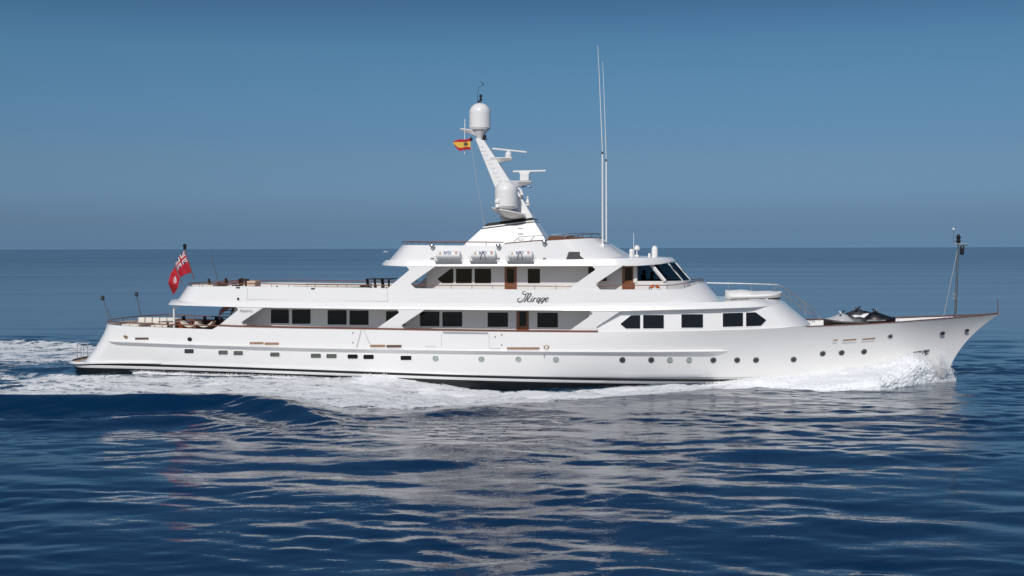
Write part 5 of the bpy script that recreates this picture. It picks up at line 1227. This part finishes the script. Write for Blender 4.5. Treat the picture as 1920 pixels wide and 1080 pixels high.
# billowing bow wave and the smaller breaking crest amidships
FOAM = bpy.data.materials.new('spray_foam'); FOAM.use_nodes = True
_n = FOAM.node_tree; _b = _n.nodes['Principled BSDF']; _b.inputs['Base Color'].default_value = (.90, .91, .91, 1); _b.inputs['Roughness'].default_value = .9; _b.inputs['Specular IOR Level'].default_value = .1
_b.inputs['Subsurface Weight'].default_value = .0; _b.inputs['Subsurface Radius'].default_value = (.2, .25, .3); _b.inputs['Subsurface Scale'].default_value = .2
_t = _n.nodes.new('ShaderNodeTexNoise'); _t.inputs['Scale'].default_value = 3.5; _t.inputs['Detail'].default_value = 6; _bp = _n.nodes.new('ShaderNodeBump'); _bp.inputs['Strength'].default_value = .18; _bp.inputs['Distance'].default_value = .12
_c = _n.nodes.new('ShaderNodeTexCoord'); _n.links.new(_c.outputs['Object'], _t.inputs['Vector']); _n.links.new(_t.outputs[0], _bp.inputs['Height']); _n.links.new(_bp.outputs[0], _b.inputs['Normal'])
def billow(name, tops, lows, nX, nS, rough, label, seed, drops, side=-1, power=.62):
    """a rolling heap of foam lying against the hull between its upper and lower edge"""
    TX = [on(a, b, hf) for a, b in tops]; tx = np.array([p[0] for p in TX]); tz = np.array([p[1] for p in TX]); k_ = np.argsort(tx); tx, tz = tx[k_], tz[k_]
    LX = [sea_y(a, b, 0) for a, b in lows]; lx = np.array([p.x for p in LX]); ly = np.array([p.y for p in LX]); k_ = np.argsort(lx); lx, ly = lx[k_], ly[k_]
    X = np.linspace(tx[0], tx[-1], nX); H = np.interp(X, tx, tz); LY = np.interp(X, lx, ly)
    HB = np.array([max(hullY(x, max(h, 0)), .02) - .10 for x, h in zip(X, H)])
    S = np.linspace(0, 1, nS)
    XX, SS_ = np.meshgrid(X, S, indexing='ij'); HH = H[:, None]; HBB = HB[:, None]; W = np.maximum(-LY[:, None] - HBB, .3)
    env = np.minimum(1, np.minimum((XX - X[0]) / .8, (X[-1] - XX) / .5)).clip(0, 1)
    th = SS_ * math.pi / 2; Yc = -(HBB - .05 + W * np.sin(th) ** .9); Zc = -.18 + (HH + .18) * np.cos(th) ** power
    WX = np.array([[toworld(a, b_, 0) for a, b_ in zip(r1, r2)] for r1, r2 in zip(XX, Yc)]); WZ = sea_height(WX[..., 0], WX[..., 1], np.full(XX.shape, .2))[0]
    WZ = np.minimum(WZ, HH); Zc = WZ - .12 + np.maximum(HH - WZ[:, :1] + .12, .15) * np.cos(th) ** power
    bulge = np.sin(SS_ * math.pi) * .18
    nA = (fbm(XX, SS_ * 4 + XX * .3, seed, 4, 1.0, 1.0) - .5); nB = (fbm(XX, SS_ * 4, seed + 1, 4, 6, 6) - .5)
    amp = rough * (.35 + HH * .5) * (.4 + .6 * np.sin(SS_ * math.pi) ** .5)
    Zc = Zc + (nA * .62 + nB * .22) * amp * 1.1; Yc = Yc - (nA * .9 + nB * .28) * amp - bulge * env * .6
    XX2 = XX + nB * .18
    v = [toworld(XX2[i, j], side * -Yc[i, j] if side > 0 else Yc[i, j], Zc[i, j]) for i in range(nX) for j in range(nS)]
    f = [(i * nS + j, i * nS + j + 1, (i + 1) * nS + j + 1, (i + 1) * nS + j) for i in range(nX - 1) for j in range(nS - 1)]
    # loose flecks thrown up along the top and the outer foot
    r = np.random.default_rng(seed + 5); oc = [(1, 0, 0), (0, 1, 0), (-1, 0, 0), (0, -1, 0), (0, 0, 1), (0, 0, -1)]; of = [(0, 1, 4), (1, 2, 4), (2, 3, 4), (3, 0, 4), (1, 0, 5), (2, 1, 5), (3, 2, 5), (0, 3, 5)]
    for q in range(drops):
        i = int(r.integers(0, nX)); j = int(min(nS - 1, abs(r.normal(0, .13)) * nS)) if r.random() < .85 else int(r.integers(0, nS)); rad = .008 + .024 * r.random() ** 3
        c = np.array((XX2[i, j] + r.normal(0, .12), Yc[i, j] - .02 + r.normal(0, .10), Zc[i, j] + abs(r.normal(0, .10)) * (.4 + .6 * H[i]))); k = len(v)
        c = toworld(c[0], c[1], c[2]); v += [(c.x + a * rad, c.y + b_ * rad, c.z + d * rad) for a, b_, d in oc]; f += [tuple(k + z_ for z_ in g) for g in of]
    return v, f
def put_spray(name, v, f, label, cat):
    me = bpy.data.meshes.new(name); me.from_pydata([tuple(p) for p in v], [], f); me.materials.append(FOAM); me.shade_smooth(); return tag(link(name, me), label, cat, kind='stuff')
v, f = billow('bow_wave', [(1215, 729), (1300, 722.5), (1360, 716), (1400, 711.5), (1450, 706.5), (1500, 702), (1550, 697), (1600, 691), (1640, 684), (1668, 677), (1690, 668.5), (1705, 666.5), (1722, 669.5), (1740, 678), (1752, 692), (1760, 707)],
              [(1215, 746), (1300, 740), (1369, 732), (1432, 728), (1470, 728), (1500, 731), (1556, 733.5), (1600, 733), (1650, 733), (1706, 725), (1740, 718), (1765, 713)], 520, 54, .34, '', 40, 18000)
# thin plume of drops thrown ahead of the stem
r = np.random.default_rng(77); oc = [(1, 0, 0), (0, 1, 0), (-1, 0, 0), (0, -1, 0), (0, 0, 1), (0, 0, -1)]; of = [(0, 1, 4), (1, 2, 4), (2, 3, 4), (3, 0, 4), (1, 0, 5), (2, 1, 5), (3, 2, 5), (0, 3, 5)]
x0, _ = pp(1748, 700, -.6); xe1, ze1 = pp(1786, 668, -.6)
for q in range(5200):
    t = r.random(); u = r.random()
    if q % 3 == 0:      # arc of drops running forward over the small clear pocket
        a = t * math.pi; px, py = 1764 + 20 * math.sin(a * .5) + r.normal(0, 3.0), 662 + 52 * t ** 1.1 + r.normal(0, 5)
    elif q % 3 == 1: px, py = 1700 + 72 * t + r.normal(0, 5), 672 + 34 * max(t - .35, 0) ** 1.2 - abs(r.normal(0, 9)) * (1 - .3 * t)
    else: px, py = 1735 + 58 * u ** .8, 713 + r.normal(0, 3) + 4 * (1 - u)
    Y = -.4 - 1.6 * r.random() * (1 if px < 1775 else .6); x, z = pp(px, py, Y); rad = .008 + .020 * r.random() ** 2.2; c = toworld(x, Y, max(z, -.05)); k = len(v)
    v += [(c.x + a * rad, c.y + b_ * rad, c.z + d * rad) for a, b_, d in oc]; f += [tuple(k + z_ for z_ in g) for g in of]
put_spray('bow_wave', v, f, 'thick white bow wave and spray rolling back along the bow', 'spray')
v, f = billow('side_wave', [(250, 696.5), (300, 698.4), (360, 700.6), (440, 703.2), (500, 705.4), (560, 708.2), (620, 710), (665, 709.5), (690, 705.5), (720, 703.5), (738, 706), (752, 713), (765, 720.5), (785, 723), (800, 720.6), (820, 721), (850, 726), (880, 734.5), (900, 738)],
              [(250, 698), (360, 705), (560, 716), (640, 720), (700, 729), (740, 733), (800, 737), (850, 739), (900, 741)], 420, 20, .34, '', 60, 9000)
put_spray('side_wave', v, f, 'small breaking crest of foam against the black hull bottom amidships', 'spray')
